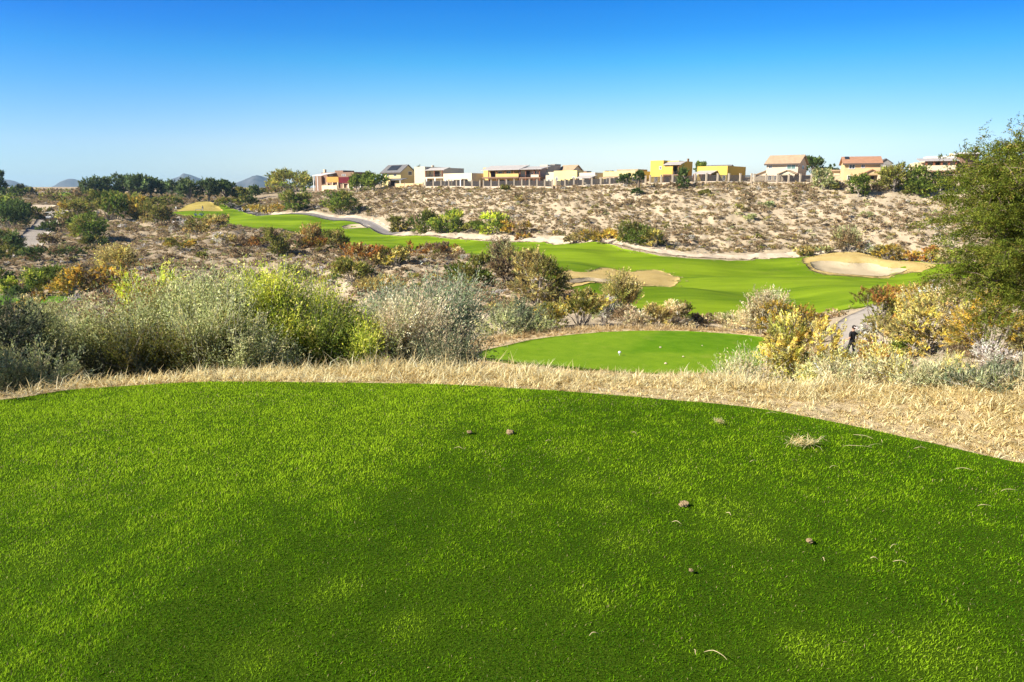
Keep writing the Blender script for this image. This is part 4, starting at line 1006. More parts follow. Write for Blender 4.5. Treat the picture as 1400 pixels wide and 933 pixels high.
# ---- the feathery mesquite tree at the right edge
def mesquite():
    rng = np.random.default_rng(44)
    bx, by = float(ray(1470, VH)[0] * 16.5), 16.5
    bz = ground_z(bx, by) - .1
    root = thing('feathery_tree', 'feathery fine leaved green tree filling the right picture edge', 'tree', (bx, by, bz))
    def px(u, v, Y): return at(u, v + max(0, 230 - v) * .35, Y) - np.array([bx, by, bz])
    # limb ends: drooping layered sprays
    ends = [(1318, 245, 16), (1300, 300, 15.6), (1312, 345, 15.2), (1296, 378, 15.4), (1330, 205, 16.5), (1385, 190, 16.5), (1345, 290, 14.8), (1390, 250, 14.6), (1328, 400, 15.0), (1370, 345, 14.3), (1395, 420, 14.4),
            (1310, 270, 17.5), (1340, 240, 18), (1400, 300, 18), (1350, 380, 17.6), (1440, 200, 16), (1500, 160, 17), (1560, 220, 16), (1600, 300, 16), (1640, 380, 17), (1480, 260, 14), (1530, 340, 14), (1460, 320, 19), (1560, 280, 19.5), (1460, 390, 14.5), (1420, 170, 17.5), (1600, 220, 18), (1360, 428, 15), (1320, 320, 16.6), (1370, 300, 16.2), (1365, 265, 16.4), (1415, 350, 16), (1425, 270, 15.5), (1375, 215, 17), (1405, 225, 16), (1440, 165, 16.5), (1350, 225, 15.6), (1395, 320, 17), (1335, 360, 16.6)]
    E = np.array([px(*e) for e in ends])
    fork = np.array([0, 0, 1.0])
    mb = MB(); mb.tube([(0, 0, -.3), (.05, 0, .5), tuple(fork)], [.24, .20, .17], 9)
    tr = mb.build('trunk', M['bark'], root)
    lb = MB(); P = []; D = []; SLs = []
    for e in E:
        mid = fork * .55 + e * .45 + np.array([0, 0, .75 + .25 * rng.normal()]) + rng.normal(0, .18, 3)
        q3 = mid * .45 + e * .55 + np.array([0, 0, .28])
        lb.tube([fork, (fork + mid) / 2 + rng.normal(0, .08, 3), mid, q3, e], [.085, .065, .045, .028, .008], 6)
        path = catmull(np.array([mid, q3, e]), 8, False)
        for j in range(58):
            s = rng.uniform(0, len(path) - 1.01); i = int(s)
            b = path[i] + (path[i + 1] - path[i]) * (s - i)
            ax = unit(path[i + 1] - path[i])
            d = unit(ax * .7 + rng.normal(0, .62, 3) * np.array([1, 1, .42]) + np.array([0, 0, .06]))
            ln = rng.uniform(.35, .95)
            c0 = b; 
            if j < 12: lb.tube([b, b + d * ln * .6 + np.array([0, 0, .04]), b + d * ln], [.012, .008, .003], 3)
            # secondary twigs along the spray, each with a feather of leaflets
            for m in range(7):
                t = rng.uniform(.15, 1); pb = b + d * ln * t + np.array([0, 0, -.10 * t * t])
                d2 = unit(d * .8 + rng.normal(0, .55, 3) * np.array([1, 1, .5]))
                P.append(pb); D.append(d2); SLs.append(rng.uniform(.12, .30))
    lb.build('branches', M['bark'], root)
    P = np.array(P); D = np.array(D); SLs = np.array(SLs); n = len(P); k = 12
    base = tint(rng, n, PAL['mesq'], .22)
    r = np.repeat(np.arange(n), k); t = np.tile(np.linspace(.1, 1, k), n)
    LP = P[r] + D[r] * (SLs[r] * t)[:, None] + rng.normal(0, .012, (n * k, 3)); LP[:, 2] -= .06 * t * t
    LD = unit(D[r] * .5 + rng.normal(0, .65, (n * k, 3)))
    col = base[r] * np.exp(rng.normal(0, .14, (n * k, 1)))
    link('crown', leaves_mesh('foliage', LP, LD, .055 * rng.uniform(.7, 1.3, n * k), .018 * rng.uniform(.7, 1.3, n * k), np.clip(col, 0, 1), rng), root)
mesquite()

# ---- fan palm by the cream house
def palm():
    x, Y = float(ray(873, VH)[0] * 166), 166.0
    z = ground_z(x, Y); s = Y / FPX; h = 26 * s
    rng = np.random.default_rng(12)
    root = thing('palm_tree', 'single fan palm rising between the cream house and the tall yellow house', 'palm tree', (x, Y, z))
    mb = MB(); mb.tube([(0, 0, -.2), (.03, 0, h * .3), (0, 0, h * .62)], [.32, .26, .24], 9); mb.build('trunk', M['bark'], root)
    P = []; D = []; L = []
    for i in range(60):
        a = rng.uniform(0, 2*np.pi); e = rng.uniform(-.5, 1.45)
        d = np.array([math.cos(a)*math.cos(e), math.sin(a)*math.cos(e), math.sin(e)])
        c = np.array([0, 0, h * .64]) + d * h * .14
        for j in range(11):
            f = unit(d + rng.normal(0, .33, 3)); P.append(c); D.append(f); L.append(h * rng.uniform(.15, .24))
    P = np.array(P); D = np.array(D); L = np.array(L)
    link('crown', leaves_mesh('crown', P, D, L, .16, np.clip(tint(rng, len(P), PAL['palm']), 0, 1), rng), root)
palm()

# ---- low desert scrub: the largest ones as bushes of their own, the rest one cover
def scrub():
    rng = np.random.default_rng(99)
    kinds = [('scrub', 9), ('palegrey', .7), ('brown', 1.5), ('olive', .4), ('golddull', 1.2), ('sage', .4)]
    variants = {}
    for i, (pal, _) in enumerate(kinds):
        for j in range(3):
            g = np.random.default_rng(500 + i * 10 + j)
            fol, c, k, P, D, SL = plant_meshes(800 + i * 10 + j, 1.0, .62, 'mound', pal, 34, 6, .20, .09, .25)
            variants[(i, j)] = fol
    n = 165000
    az = rng.uniform(-.72, .72, n); r = np.sqrt(rng.uniform(55 ** 2, 335 ** 2, n)); x = r * np.sin(az); y = r * np.cos(az)
    d = np.minimum(masks(x, y), 20)
    for bx, by, rad in GZ_CACHE:
        q = np.hypot(x - bx, y - by) - rad; d = np.where(q < .2, -1, d)
    dens = .62 + .35 * sstep(.35, .65, fbm(x / 7, y / 7, 201, 3))
    dens = dens * np.where((700 + 950 * x / y < 560) & (r < 195), .72, 1.0)
    crest = np.interp(700 + 950 * x / y, [300, 430, 600, 900, 1100, 1300], [262, 240, 205, 168, 154, 144])
    keep = (d > 1.0) & (rng.uniform(size=n) < dens) & ((700 + 950 * x / y < 330) | (y < crest + 3)) & ((r < 262) | (700 + 950 * x / y < 330))
    x, y = x[keep], y[keep]; z = terrain(x, y)
    # only those whose top the lens can see
    vis = np.ones(len(x), bool)
    for t in np.linspace(.35, .99, 26):
        vis &= (CAMZ + (z + .9 - CAMZ) * t) > gmooth(x * t, y * t) - .8
    x, y, z = x[vis], y[vis], z[vis]
    w = rng.uniform(.42, .72, len(x)) * np.exp(rng.normal(0, .38, len(x))); hh = w * rng.uniform(.38, .7, len(x))
    kk = rng.choice(len(kinds), len(x), p=np.array([q for _, q in kinds]) / sum(q for _, q in kinds)); jj = rng.integers(0, 3, len(x))
    size = w / y
    order = np.argsort(-size)
    words = {'scrub': 'dry tan', 'palegrey': 'bleached grey', 'brown': 'brown', 'olive': 'olive green', 'golddull': 'dull golden', 'sage': 'grey green'}
    NI = 270
    for q in order[:NI]:
        u = 700 + 950 * x[q] / y[q]
        zone = 'on the near wash side of the bluff' if y[q] < 95 and u < 640 else 'on the bare bluff below the upper fairway' if u < 560 and y[q] < 195 else 'on the pale slope under the houses' if u > 430 else 'on the left valley hillside'
        pal = kinds[kk[q]][0]
        o = link('scrub_bush', variants[(kk[q], jj[q])], None, (x[q], y[q], z[q] - .05), float(rng.uniform(0, 6.28)), (w[q], w[q], hh[q] / .62))
        tag(o, 'small %s scrub bush %s' % (words[pal], zone), 'scrub bush', 'small %s scrub %s' % (words[pal], zone))
    VV = []; FF = []; CC = []; off = 0
    cache = {}
    for key, me in variants.items():
        v = np.empty(len(me.vertices) * 3, np.float32); me.vertices.foreach_get('co', v); c = np.empty(len(me.vertices) * 4, np.float32); me.attributes['tint'].data.foreach_get('color', c)
        cache[key] = (v.reshape(-1, 3), c.reshape(-1, 4)[:, :3])
    for q in order[NI:]:
        v, c = cache[(kk[q], jj[q])]; a = rng.uniform(0, 6.28); ca, sa = math.cos(a), math.sin(a)
        V = np.stack([(v[:, 0] * ca - v[:, 1] * sa) * w[q] + x[q], (v[:, 0] * sa + v[:, 1] * ca) * w[q] + y[q], v[:, 2] * hh[q] / .62 + z[q] - .05], 1)
        VV.append(V); CC.append(c * rng.uniform(.8, 1.2))
    V = np.concatenate(VV); i = np.arange(len(V) // 4) * 4
    tag(link('desert_scrub', mesh_np('desert_scrub', V, np.stack([i, i + 1, i + 2, i + 3], 1), M['leaf'], np.clip(np.concatenate(CC), 0, 1))), 'low dry scrub dotted over the desert slopes', 'desert scrub', None, 'stuff')
    print('SCRUB', len(x))
scrub()
# ------------------------------------------------------------------ the houses on the ridge
def stucco(name, col): return mat_plain(name, col, 0.9, 0.1, 0.07, 0.6, bump=0.15)
HM = {n: stucco(n, c) for n, c in dict(
    stucco_white=(.58, .49, .36), stucco_cream=(.66, .57, .40), stucco_sand=(.70, .56, .36), stucco_yellow=(.60, .43, .10), stucco_gold=(.62, .44, .16), stucco_pale_yellow=(.66, .54, .25),
    stucco_adobe=(.24, .15, .10), stucco_orange=(.52, .27, .07), stucco_red=(.12, .016, .022), stucco_tan=(.66, .47, .24), stucco_pink=(.62, .44, .33), stucco_grey=(.25, .24, .22), pillar_stucco=(.58, .48, .35)).items()}
HM['slate_roof'] = mat_plain('slate_roof', (.15, .145, .145), .8, .2, .15, 2)
HM['tile_roof'] = mat_plain('tan_tile_roof', (.40, .29, .185), .85, .15, .16, 1.5, bump=.4)
HM['terracotta_roof'] = mat_plain('terracotta_tile_roof', (.37, .20, .12), .85, .15, .14, 1.5, bump=.4)
HM['metal_roof'] = mat_plain('grey_metal_roof', (.42, .39, .36), .55, .3, .1, 1)
HM['pale_roof'] = mat_plain('pale_flat_roof', (.62, .60, .56), .7, .2, .08, 1)
HM['wood'] = mat_plain('red_brown_wood', (.24, .09, .045), .7, .2, .2, 3)
HM['white_paint'] = mat_plain('white_paint', (.78, .75, .70), .6, .3, .04, 2)
HM['iron'] = mat_plain('dark_iron', (.045, .038, .034), .6, .3, .1, 3)
HM['dark_trim'] = mat_plain('dark_fascia', (.10, .075, .06), .7, .2, .1, 3)
def glass_mat(name, col):
    k = NT(name); return k.done(k.bsdf(col, 0.12, 0.6))
HM['glass'] = glass_mat('window_glass', (.035, .04, .045)); HM['green_glass'] = glass_mat('green_window_glass', (.12, .20, .17))
HM['dark'] = mat_plain('shaded_door_wood', (.06, .045, .038), .8, .2, .1, 3)

CRU = [300, 430, 500, 600, 700, 800, 900, 1000, 1100, 1200, 1300, 1500]; CRY = [262, 240, 225, 205, 190, 178, 168, 160, 155, 150, 145, 138]
def crestY(u): return float(np.interp(u, CRU, CRY))

class House:
    def __init__(self, label, u0, vb, rot=-38, dy=6.0, name='house', Y=None):
        Y = crestY(u0) + dy if Y is None else Y
        self.u0 = u0; self.vb = vb; self.Y = Y; r = R(rot); self.s = Y / FPX
        p = at(u0, vb, Y); X = p[0]
        self.kx = Y * Y / (FPX * (math.cos(r) * Y - X * math.sin(r)))
        self.fy = FPX * (-math.sin(r) * Y - X * math.cos(r)) / (Y * Y)
        self.root = thing(name, label, 'house', p, r)
    def X(self, u, d=0): return (u - self.u0 - d * self.fy) * self.kx
    def Z(self, v): return (self.vb - v) * self.s
    def dep(self, px): return px / self.fy
    def blk(self, uL, uR, vT, vB=None, d=0.0, depth=6.0, mat='stucco_white', name='wall', mb=None):
        z0 = -2.5 if vB is None else self.Z(vB)
        m = mb or MB(); m.box(self.X(uL, d), self.X(uR, d), d, d + depth, z0, self.Z(vT))
        if mb is None: return m.build(name, HM[mat], self.root)
    def window(self, uL, uR, vT, vB, d=0.0, glass='glass', frame='white_paint', bars=1):
        x0, x1, z0, z1 = self.X(uL, d), self.X(uR, d), self.Z(vB), self.Z(vT); t = .09
        m = MB(); m.box(x0, x1, d - .06, d - .003, z0, z0 + t).box(x0, x1, d - .06, d - .003, z1 - t, z1).box(x0, x0 + t, d - .06, d - .003, z0 + t, z1 - t).box(x1 - t, x1, d - .06, d - .003, z0 + t, z1 - t)
        for i in range(bars):
            c = x0 + (x1 - x0) * (i + 1) / (bars + 1); m.box(c - .03, c + .03, d - .06, d - .003, z0 + t, z1 - t)
        f = m.build('window', HM[frame], self.root)
        MB().box(x0 + t, x1 - t, d - .035, d - .004, z0 + t, z1 - t).build('pane', HM[glass], f)
    def door(self, uL, uR, vT, vB=None, d=0.0, mat='dark'):
        z0 = 0.0 if vB is None else self.Z(vB)
        x0, x1 = self.X(uL, d), self.X(uR, d)
        f = MB().box(x0, x1, d - .07, d - .004, z0, self.Z(vT)).build('door', HM[mat], self.root)
        MB().box(x0 + .1, x0 + .16, d - .12, d - .072, z0 + .95, z0 + 1.1).build('handle', HM['iron'], f)
    def side_window(self, uR, d_wall0, off, wid, vT, vB):
        x = self.X(uR, d_wall0); y0 = d_wall0 + off
        f = MB().box(x + .003, x + .06, y0, y0 + wid, self.Z(vB), self.Z(vT)).build('window', HM['white_paint'], self.root)
        MB().box(x + .061, x + .075, y0 + .1, y0 + wid - .1, self.Z(vB) + .1, self.Z(vT) - .1).build('pane', HM['glass'], f)
    def post(self, u, vT, vB=None, d=0.0, mat='wood', r=.11):
        x = self.X(u, d); z0 = -1.0 if vB is None else self.Z(vB)
        MB().box(x - r, x + r, d - r, d + r, z0, self.Z(vT)).build('post', HM[mat], self.root)
    def shed(self, uL, uR, vHigh, vLow, d0, d1, mat='metal_roof', t=.14, name='roof'):
        """lean-to roof: low edge at depth d0 (towards the valley), high edge at d1"""
        zl, zh = self.Z(vLow), self.Z(vHigh)
        m = MB(); m.prism([(d0, zl - t), (d0, zl), (d1, zh), (d1, zh - t)], 0, self.X(uL, d0), self.X(uR, d0))
        return m.build(name, HM[mat], self.root)
    def gable(self, uL, uR, vE, vR, depth, d=0.0, wall='stucco_white', roof='tile_roof', over=.45, t=.18):
        x0, x1 = self.X(uL, d), self.X(uR, d); ze, zr = self.Z(vE), self.Z(vR)
        MB().prism([(d, -2.5), (d + depth, -2.5), (d + depth, ze), (d + depth / 2, zr), (d, ze)], 0, x0, x1).build('wall', HM[wall], self.root)
        k = (zr - ze) / (depth / 2); m = MB(); g = .02
        a, b = d - over, d + depth + over; c = d + depth / 2
        m.prism([(a, ze - over * k + g), (c, zr + g), (b, ze - over * k + g), (b, ze - over * k + g + t), (c, zr + g + t), (a, ze - over * k + g + t)], 0, x0 - over, x1 + over)
        rf = m.build('roof', HM[roof], self.root)
        e = .03
        MB().box(x0 - over, x1 + over, a - e - .04, a - e, ze - over * k - .14, ze - over * k + g + t - .02).build('fascia', HM['dark_trim'], rf)
        return rf
    def gable_x(self, uL, uR, vE, vR, d, depth, wall, roof, over=.3, t=.15):
        """gable whose triangle faces the valley"""
        x0, x1 = self.X(uL, d), self.X(uR, d); ze, zr = self.Z(vE), self.Z(vR); c = (x0 + x1) / 2
        MB().prism([(x0, ze), (x1, ze), (c, zr)], 1, d, d + depth).build('gable_end', HM[wall], self.root)
        k = (zr - ze) / (c - x0); g = .02
        MB().prism([(x0 - over, ze - over * k + g), (c, zr + g), (x1 + over, ze - over * k + g), (x1 + over, ze - over * k + g + t), (c, zr + g + t), (x0 - over, ze - over * k + g + t)], 1, d - over, d + depth).build('roof', HM[roof], self.root)
    def rail(self, uL, uR, vT, vB, d):
        x0, x1, z0, z1 = self.X(uL, d), self.X(uR, d), self.Z(vB), self.Z(vT)
        m = MB().box(x0, x1, d - .03, d + .03, z1 - .06, z1); n = max(2, int((x1 - x0) / .35))
        for i in range(n + 1):
            c = x0 + (x1 - x0) * i / n; m.box(c - .02, c + .02, d - .02, d + .02, z0, z1 - .06)
        m.build('railing', HM['iron'], self.root)

h = House('brown adobe house with orange and red garden walls at the left end of the ridge', 447, 257, -36)
h.blk(440, 484, 236.5, d=5, depth=9, mat='stucco_adobe'); h.blk(459, 470, 234, 236.4, d=6, depth=5, mat='stucco_adobe', name='parapet')
h.blk(443, 445, 232, 236.4, d=6, depth=.8, mat='stucco_sand', name='chimney')
h.blk(447, 462.6, 243, 250, d=0, depth=.4, mat='stucco_orange', name='orange_garden_wall'); h.blk(463, 476, 243.5, 251, d=-.3, depth=.5, mat='stucco_red', name='red_garden_wall'); h.blk(441, 476, 252, d=.6, depth=.4, mat='stucco_adobe', name='lower_wall')
for u in (448, 455, 462, 469, 475.5): h.post(u, 250.9 if u > 462.5 else 249.9, d=.2, mat='stucco_sand', r=.2)
h.blk(440, 460, 254, d=-2.2, depth=.4, mat='stucco_sand', name='terrace_wall')
h.shed(428, 442, 237, 240.5, -1, 5, 'pale_roof'); h.post(429.5, 240.6, d=-.8, mat='white_paint'); h.post(435, 240.6, d=-.8, mat='white_paint'); h.blk(431, 440, 241, d=4, depth=4, mat='stucco_adobe')
h.blk(474, 491, 247.5, 249.5, d=.4, depth=2.6, mat='stucco_sand', name='portico_beam')
for u in (475, 481.5, 487, 490.4): h.post(u, 249.5, d=.7, mat='white_paint', r=.16)
h.window(451, 456, 239, 241.5, 5); h.window(468, 473, 239, 241.5, 5)

h = House('cream gabled house with solar panels on its slate roof', 523, 256, -38)
h.gable(523, 547, 237, 228, h.dep(20), wall='stucco_pale_yellow', roof='slate_roof')
def panel_on_roof(h, uL, uR, f0, f1, vE, vR, depth):
    ze, zr = h.Z(vE), h.Z(vR); k = (zr - ze) / (depth / 2)
    y0, y1 = depth / 2 * f0, depth / 2 * f1; z = lambda y: ze + y * k + .26
    MB().prism([(y0, z(y0)), (y1, z(y1)), (y1, z(y1) + .06), (y0, z(y0) + .06)], 0, h.X(uL), h.X(uR)).build('solar_panel', HM['glass'], h.root)
panel_on_roof(h, 528, 541, .15, .85, 237, 228, h.dep(20))
h.shed(524, 548, 245, 247, -2.6, -.02, 'slate_roof'); h.post(525, 247, d=-2.4, mat='white_paint'); h.post(546, 247, d=-2.4, mat='white_paint'); h.door(531, 540, 248.5)
h.window(528, 532, 239.5, 242.5); h.window(538, 542, 239.5, 242.5); h.side_window(547, 0, 3.2, 1.6, 236, 241)

h = House('white stepped adobe house with a small balcony and a cream porch wing', 567, 257, -38)
h.blk(567, 581, 230, d=0, depth=h.dep(36), mat='stucco_white'); h.blk(581.02, 604, 231.5, d=2.2, depth=h.dep(30), mat='stucco_cream')
h.shed(579.5, 605, 231.3, 234.5, -.3, 2.18, 'metal_roof')
h.blk(581.05, 604, 243.4, 245.2, d=-.2, depth=2.38, mat='stucco_cream', name='balcony_floor'); h.rail(581.5, 603.5, 240.4, 243.4, -.1)
for u in (582, 593, 603): h.post(u, 234.4, 243.4, d=-.1)
for u in (583, 594): h.post(u, 245.2, d=-.1, mat='white_paint', r=.18)
h.door(593, 600, 236, 243.4, 2.2); h.window(584, 589, 236.5, 240, 2.2); h.door(585, 591, 247.5, 256, 2.2)
h.window(570, 571.6, 235.5, 237.5, bars=0); h.window(575, 576.6, 235.5, 237.5, bars=0)
h.blk(590, 591.5, 227.5, 231.5, d=5, depth=.8, mat='stucco_white', name='chimney')
h.blk(604.1, 638, 239.5, d=-.6, depth=h.dep(25), mat='stucco_cream', name='porch_wing')
h.blk(606, 625, 246.4, 247.8, d=-3.0, depth=2.38, mat='stucco_cream', name='porch_roof')
for u in (606.8, 615.5, 624.2): h.post(u, 247.8, d=-2.8, mat='white_paint', r=.17)
h.door(608, 613, 248.6, None, -.6); h.door(617, 622, 248.6, None, -.6); h.window(629, 633, 247, 252, -.6)

h = House('golden two storey house with a long grey roofed balcony on brown posts', 661, 257, -36)
h.blk(661, 706, 230.5, d=2.6, depth=h.dep(12), mat='stucco_gold'); h.shed(657.5, 707, 228, 234, -.5, 4.5, 'metal_roof')
h.blk(659, 706, 243.2, 245.0, d=-.2, depth=2.78, mat='stucco_adobe', name='balcony_floor'); h.blk(677, 706, 239.3, 243.2, d=-.15, depth=.2, mat='stucco_gold', name='balcony_wall')
for u in (668, 678.5, 689.5, 700.5): h.post(u, 233.8, 243.2, d=-.05 if u < 675 else .2); h.post(u, 245, d=-.05)
h.door(671, 676.5, 235.3, 243.2, 2.6); h.window(681, 686, 235.6, 239, 2.6); h.window(692, 697, 235.6, 239, 2.6); h.door(664, 672, 247, None, 2.6); h.door(683, 695, 247, None, 2.6); h.window(675, 680, 248, 252, 2.6)

h = House('cream and pink two storey house with a small grey roofed balcony', 708, 257, -36)
h.blk(709, 738, 231, d=2.4, depth=h.dep(9), mat='stucco_pink'); h.shed(706.5, 738.5, 229, 233, -.5, 4.2, 'metal_roof')
h.blk(709.5, 737, 243.4, 245, d=-.2, depth=2.58, mat='stucco_adobe', name='balcony_floor'); h.blk(725, 735, 240.2, 243.4, d=-.15, depth=.2, mat='stucco_cream', name='balcony_wall'); h.rail(711, 724.5, 240.4, 243.4, -.1)
for u in (711, 718.5, 729.5, 736.4): h.post(u, 232.9, 243.4, d=.2); h.post(u, 245, d=-.05)
h.door(718, 724, 234.8, 243.4, 2.4); h.window(728, 733, 235, 238.6, 2.4); h.door(719, 727, 247, None, 2.4); h.window(730, 735, 247.5, 251.5, 2.4)
h.blk(711, 718, 233.4, 243.2, d=2.2, depth=.18, mat='stucco_cream', name='pilaster')

h = House('tall white house with a flat brown shaded flank behind the yellow one', 738, 257, -38, 12)
h.blk(738, 748, 227.5, d=0, depth=h.dep(18), mat='stucco_white'); h.blk(752, 758, 226, 227.45, d=4, depth=3, mat='stucco_grey', name='roof_unit'); h.blk(745.5, 757, 237.5, d=-4, depth=3.9, mat='stucco_white', name='low_wing'); h.window(740, 744, 233.5, 237); h.window(748, 751, 246, 250, -4)

h = House('pale yellow single storey house with a deep arched porch', 757, 257, -38)
h.blk(757, 787, 235, d=0, depth=h.dep(9), mat='stucco_pale_yellow'); h.blk(765, 778, 245.6, 246.8, d=-2.2, depth=2.18, mat='stucco_pale_yellow', name='porch_roof')
for u in (765.8, 777.3): h.post(u, 246.8, d=-2, mat='stucco_pale_yellow', r=.3)
h.door(768, 775, 247.5); h.window(759.5, 762.5, 243, 248); h.window(781, 784.5, 243, 248)
h2 = House('house with a tan gabled roof showing above the pale yellow one', 764, 250, -38, 18)
h2.gable(764, 781, 235, 228, h2.dep(14), wall='stucco_cream', roof='tile_roof'); h2.window(768, 771, 238, 241)

h = House('low cream house with a grey shed roof over its dark porch', 788, 257, -38)
h.blk(788, 812, 237.6, d=0, depth=h.dep(12), mat='stucco_cream'); h.shed(786.5, 806, 240.8, 244.4, -3.2, -.02, 'metal_roof')
for u in (787.6, 796, 805): h.post(u, 244.3, d=-3)
h.door(790, 796, 246.5); h.window(798, 803, 246.5, 250.5); h.blk(795.5, 801.5, 234.7, 237.55, d=5, depth=2.4, mat='stucco_adobe', name='roof_turret')

h = House('long cream house with a flat tan roof left of the palm', 824, 257, -38)
h.blk(824, 868, 236, d=0, depth=h.dep(20), mat='stucco_pale_yellow'); h.blk(842, 869, 233.6, 235.95, d=1.2, depth=5, mat='tile_roof', name='raised_roof'); h.shed(819.5, 839, 242, 244.2, -3, -.02, 'tile_roof')
for u in (820.5, 829.5, 838.3): h.post(u, 244, d=-2.8, mat='white_paint')
h.door(825, 832, 246); h.window(842, 846, 244, 250); h.window(862, 866, 243.5, 249); h.blk(826, 829, 234.2, 235.95, d=4, depth=1.2, mat='stucco_adobe', name='roof_vent'); h.blk(832.5, 835.5, 234.2, 235.95, d=4, depth=1.2, mat='stucco_adobe', name='roof_vent')

h = House('tall bright yellow flat roofed house with a corner balcony', 888, 257, -38)
h.blk(888, 905, 222, d=0, depth=h.dep(25), mat='stucco_yellow'); h.blk(905.02, 925, 222.6, d=1.8, depth=h.dep(20), mat='stucco_yellow')
h.shed(904.6, 927, 223.5, 227.6, -1.2, 1.78, 'metal_roof'); h.blk(905.05, 925, 240, 241.4, d=-.9, depth=2.68, mat='stucco_adobe', name='balcony_floor')
h.blk(905.05, 917, 229, 240, d=-.8, depth=.25, mat='stucco_yellow', name='balcony_wall'); h.door(918.5, 923, 229.5, 240, 1.8); h.post(924.4, 227.5, 240, d=-.7); h.post(906, 241.4, d=-.7); h.post(924.4, 241.4, d=-.7); h.rail(917.2, 924, 236.8, 240, -.7)
h.window(899.8, 903, 229.4, 233.4); h.window(894, 898, 243, 249); h.door(909, 913, 244, None, 1.8); h.window(916, 921, 244, 249, 1.8)
h.blk(937, 938.3, 218.6, 222.5, d=8, depth=.7, mat='stucco_adobe', name='chimney')

h = House('bright yellow single storey house with a sloping porch and a brown flank', 952, 257, -40)
D_ = h.dep(37)
h.blk(952, 991, 229.4, d=0, depth=D_ * .72, mat='stucco_yellow'); h.shed(946.5, 970, 235, 239.2, -3.4, -.02, 'metal_roof')
for u in (947.6, 958, 969.3): h.post(u, 239, d=-3.2)
h.blk(952, 959.5, 238, d=-1.2, depth=1.18, mat='stucco_yellow', name='porch_wall'); h.door(961, 968, 241.5, mat='dark'); h.window(974, 978, 241.6, 248); h.window(985, 989, 241.6, 248)
h.gable(962, 993, 232.5, 226.5, D_ * .30, d=D_ * .725, wall='stucco_gold', roof='slate_roof')

h = House('white two storey house with a tan tiled gable roof', 1046, 255, -35)
D_ = h.dep(13)
h.gable(1046, 1087, 226, 215.4, D_, wall='stucco_white', roof='tile_roof'); h.window(1049, 1053.5, 227.6, 232.4); h.window(1072.5, 1084, 227, 233.6, glass='green_glass'); h.window(1049, 1053.5, 241, 247.4); h.window(1057, 1060.5, 241, 247.4)
h.gable_x(1062.5, 1083.5, 239.6, 235.4, -2.6, 2.58, 'stucco_cream', 'tile_roof'); h.blk(1063, 1083, 239.6, 241, d=-2.5, depth=2.48, mat='stucco_cream', name='porch_beam')
for u in (1064, 1081.6): h.post(u, 241, d=-2.3, mat='stucco_white', r=.26)
h.door(1069, 1078, 241.8); h.side_window(1087, 0, 3.6, 1.5, 228, 233)
h.blk(1031, 1045.9, 240.2, d=1.5, depth=6, mat='stucco_white', name='garage_wing')
MB().prism([(h.X(1030, 1.5), h.Z(240.6)), (h.X(1045.9, 1.5), h.Z(234.6)), (h.X(1045.9, 1.5), h.Z(234.0)), (h.X(1030, 1.5), h.Z(240.0))], 1, 1.1, 7.8).build('garage_roof', HM['tile_roof'], h.root)
MB().prism([(h.X(1031, 1.5), h.Z(240.2)), (h.X(1045.9, 1.5), h.Z(240.2)), (h.X(1045.9, 1.5), h.Z(234.7))], 1, 1.55, 7.4).build('garage_gable', HM['stucco_white'], h.root)

h = House('tan two storey house with a terracotta tiled roof', 1152, 254, -20, 4)
D_ = 8.5
h.gable(1152, 1199, 225.6, 216.8, D_, wall='stucco_tan', roof='terracotta_roof'); h.window(1158, 1166, 226.6, 232.6, bars=1); h.window(1174, 1179, 226.6, 231.6); h.window(1157, 1162, 240.6, 248.4)
h.gable_x(1177.5, 1199.6, 239.4, 234.4, -2.6, 2.58, 'stucco_tan', 'terracotta_roof'); h.blk(1178, 1199, 239.4, 241, d=-2.5, depth=2.48, mat='stucco_tan', name='porch_beam')
for u in (1179, 1198): h.post(u, 241, d=-2.3, mat='stucco_sand', r=.28)
h.door(1184, 1192, 242); panel_on_roof(h, 1153, 1159, .55, .92, 225.6, 216.8, D_)
h = House('grey gabled house behind the terracotta roofed one', 1199, 250, -20, 16)
h.blk(1199, 1216, 224.8, d=0, depth=8, mat='stucco_grey'); h.gable_x(1199, 1216, 224.75, 219.6, 0, 8, 'stucco_grey', 'slate_roof'); h.window(1205, 1209, 228, 233)

h = House('hilltop house with a long red posted veranda half hidden by trees', 1262, 250, -22, 6)
h.blk(1262, 1306, 219, d=4, depth=8, mat='stucco_cream'); h.shed(1254, 1306, 217.6, 221.6, -.6, 4.5, 'metal_roof'); h.blk(1264, 1303, 214.5, 217.4, d=5.2, depth=6, mat='pale_roof', name='upper_roof')
h.blk(1259, 1304, 227.8, 234.4, d=-.2, depth=.3, mat='stucco_cream', name='veranda_wall'); h.blk(1259, 1304, 234.4, 236, d=-.25, depth=4.2, mat='stucco_adobe', name='veranda_floor')
for u in (1263.5, 1273.5, 1283.5, 1293, 1302): h.post(u, 221.4, 227.8, d=-.05, r=.16); h.post(u, 236, d=-.05, r=.16)
h.door(1276, 1281, 222.6, 234.3, 4); h.window(1286, 1291, 223, 228, 4); h.window(1266, 1271, 223, 228, 4); h.blk(1294, 1298, 210.6, 214.45, d=7, depth=1, mat='stucco_sand', name='chimney')
h.blk(1247, 1261.9, 223.5, d=2, depth=7, mat='stucco_sand', name='side_wing'); h.blk(1306.02, 1332, 215, d=3, depth=8, mat='stucco_adobe', name='right_wing'); h.blk(1304.5, 1333, 211.6, 213.6, d=1.4, depth=10, mat='pale_roof', name='right_roof')
MB().box(h.X(1306, 3), h.X(1332, 3), 3.1, 10.9, h.Z(215), h.Z(213.6)).build('clerestory', HM['dark_trim'], h.root)

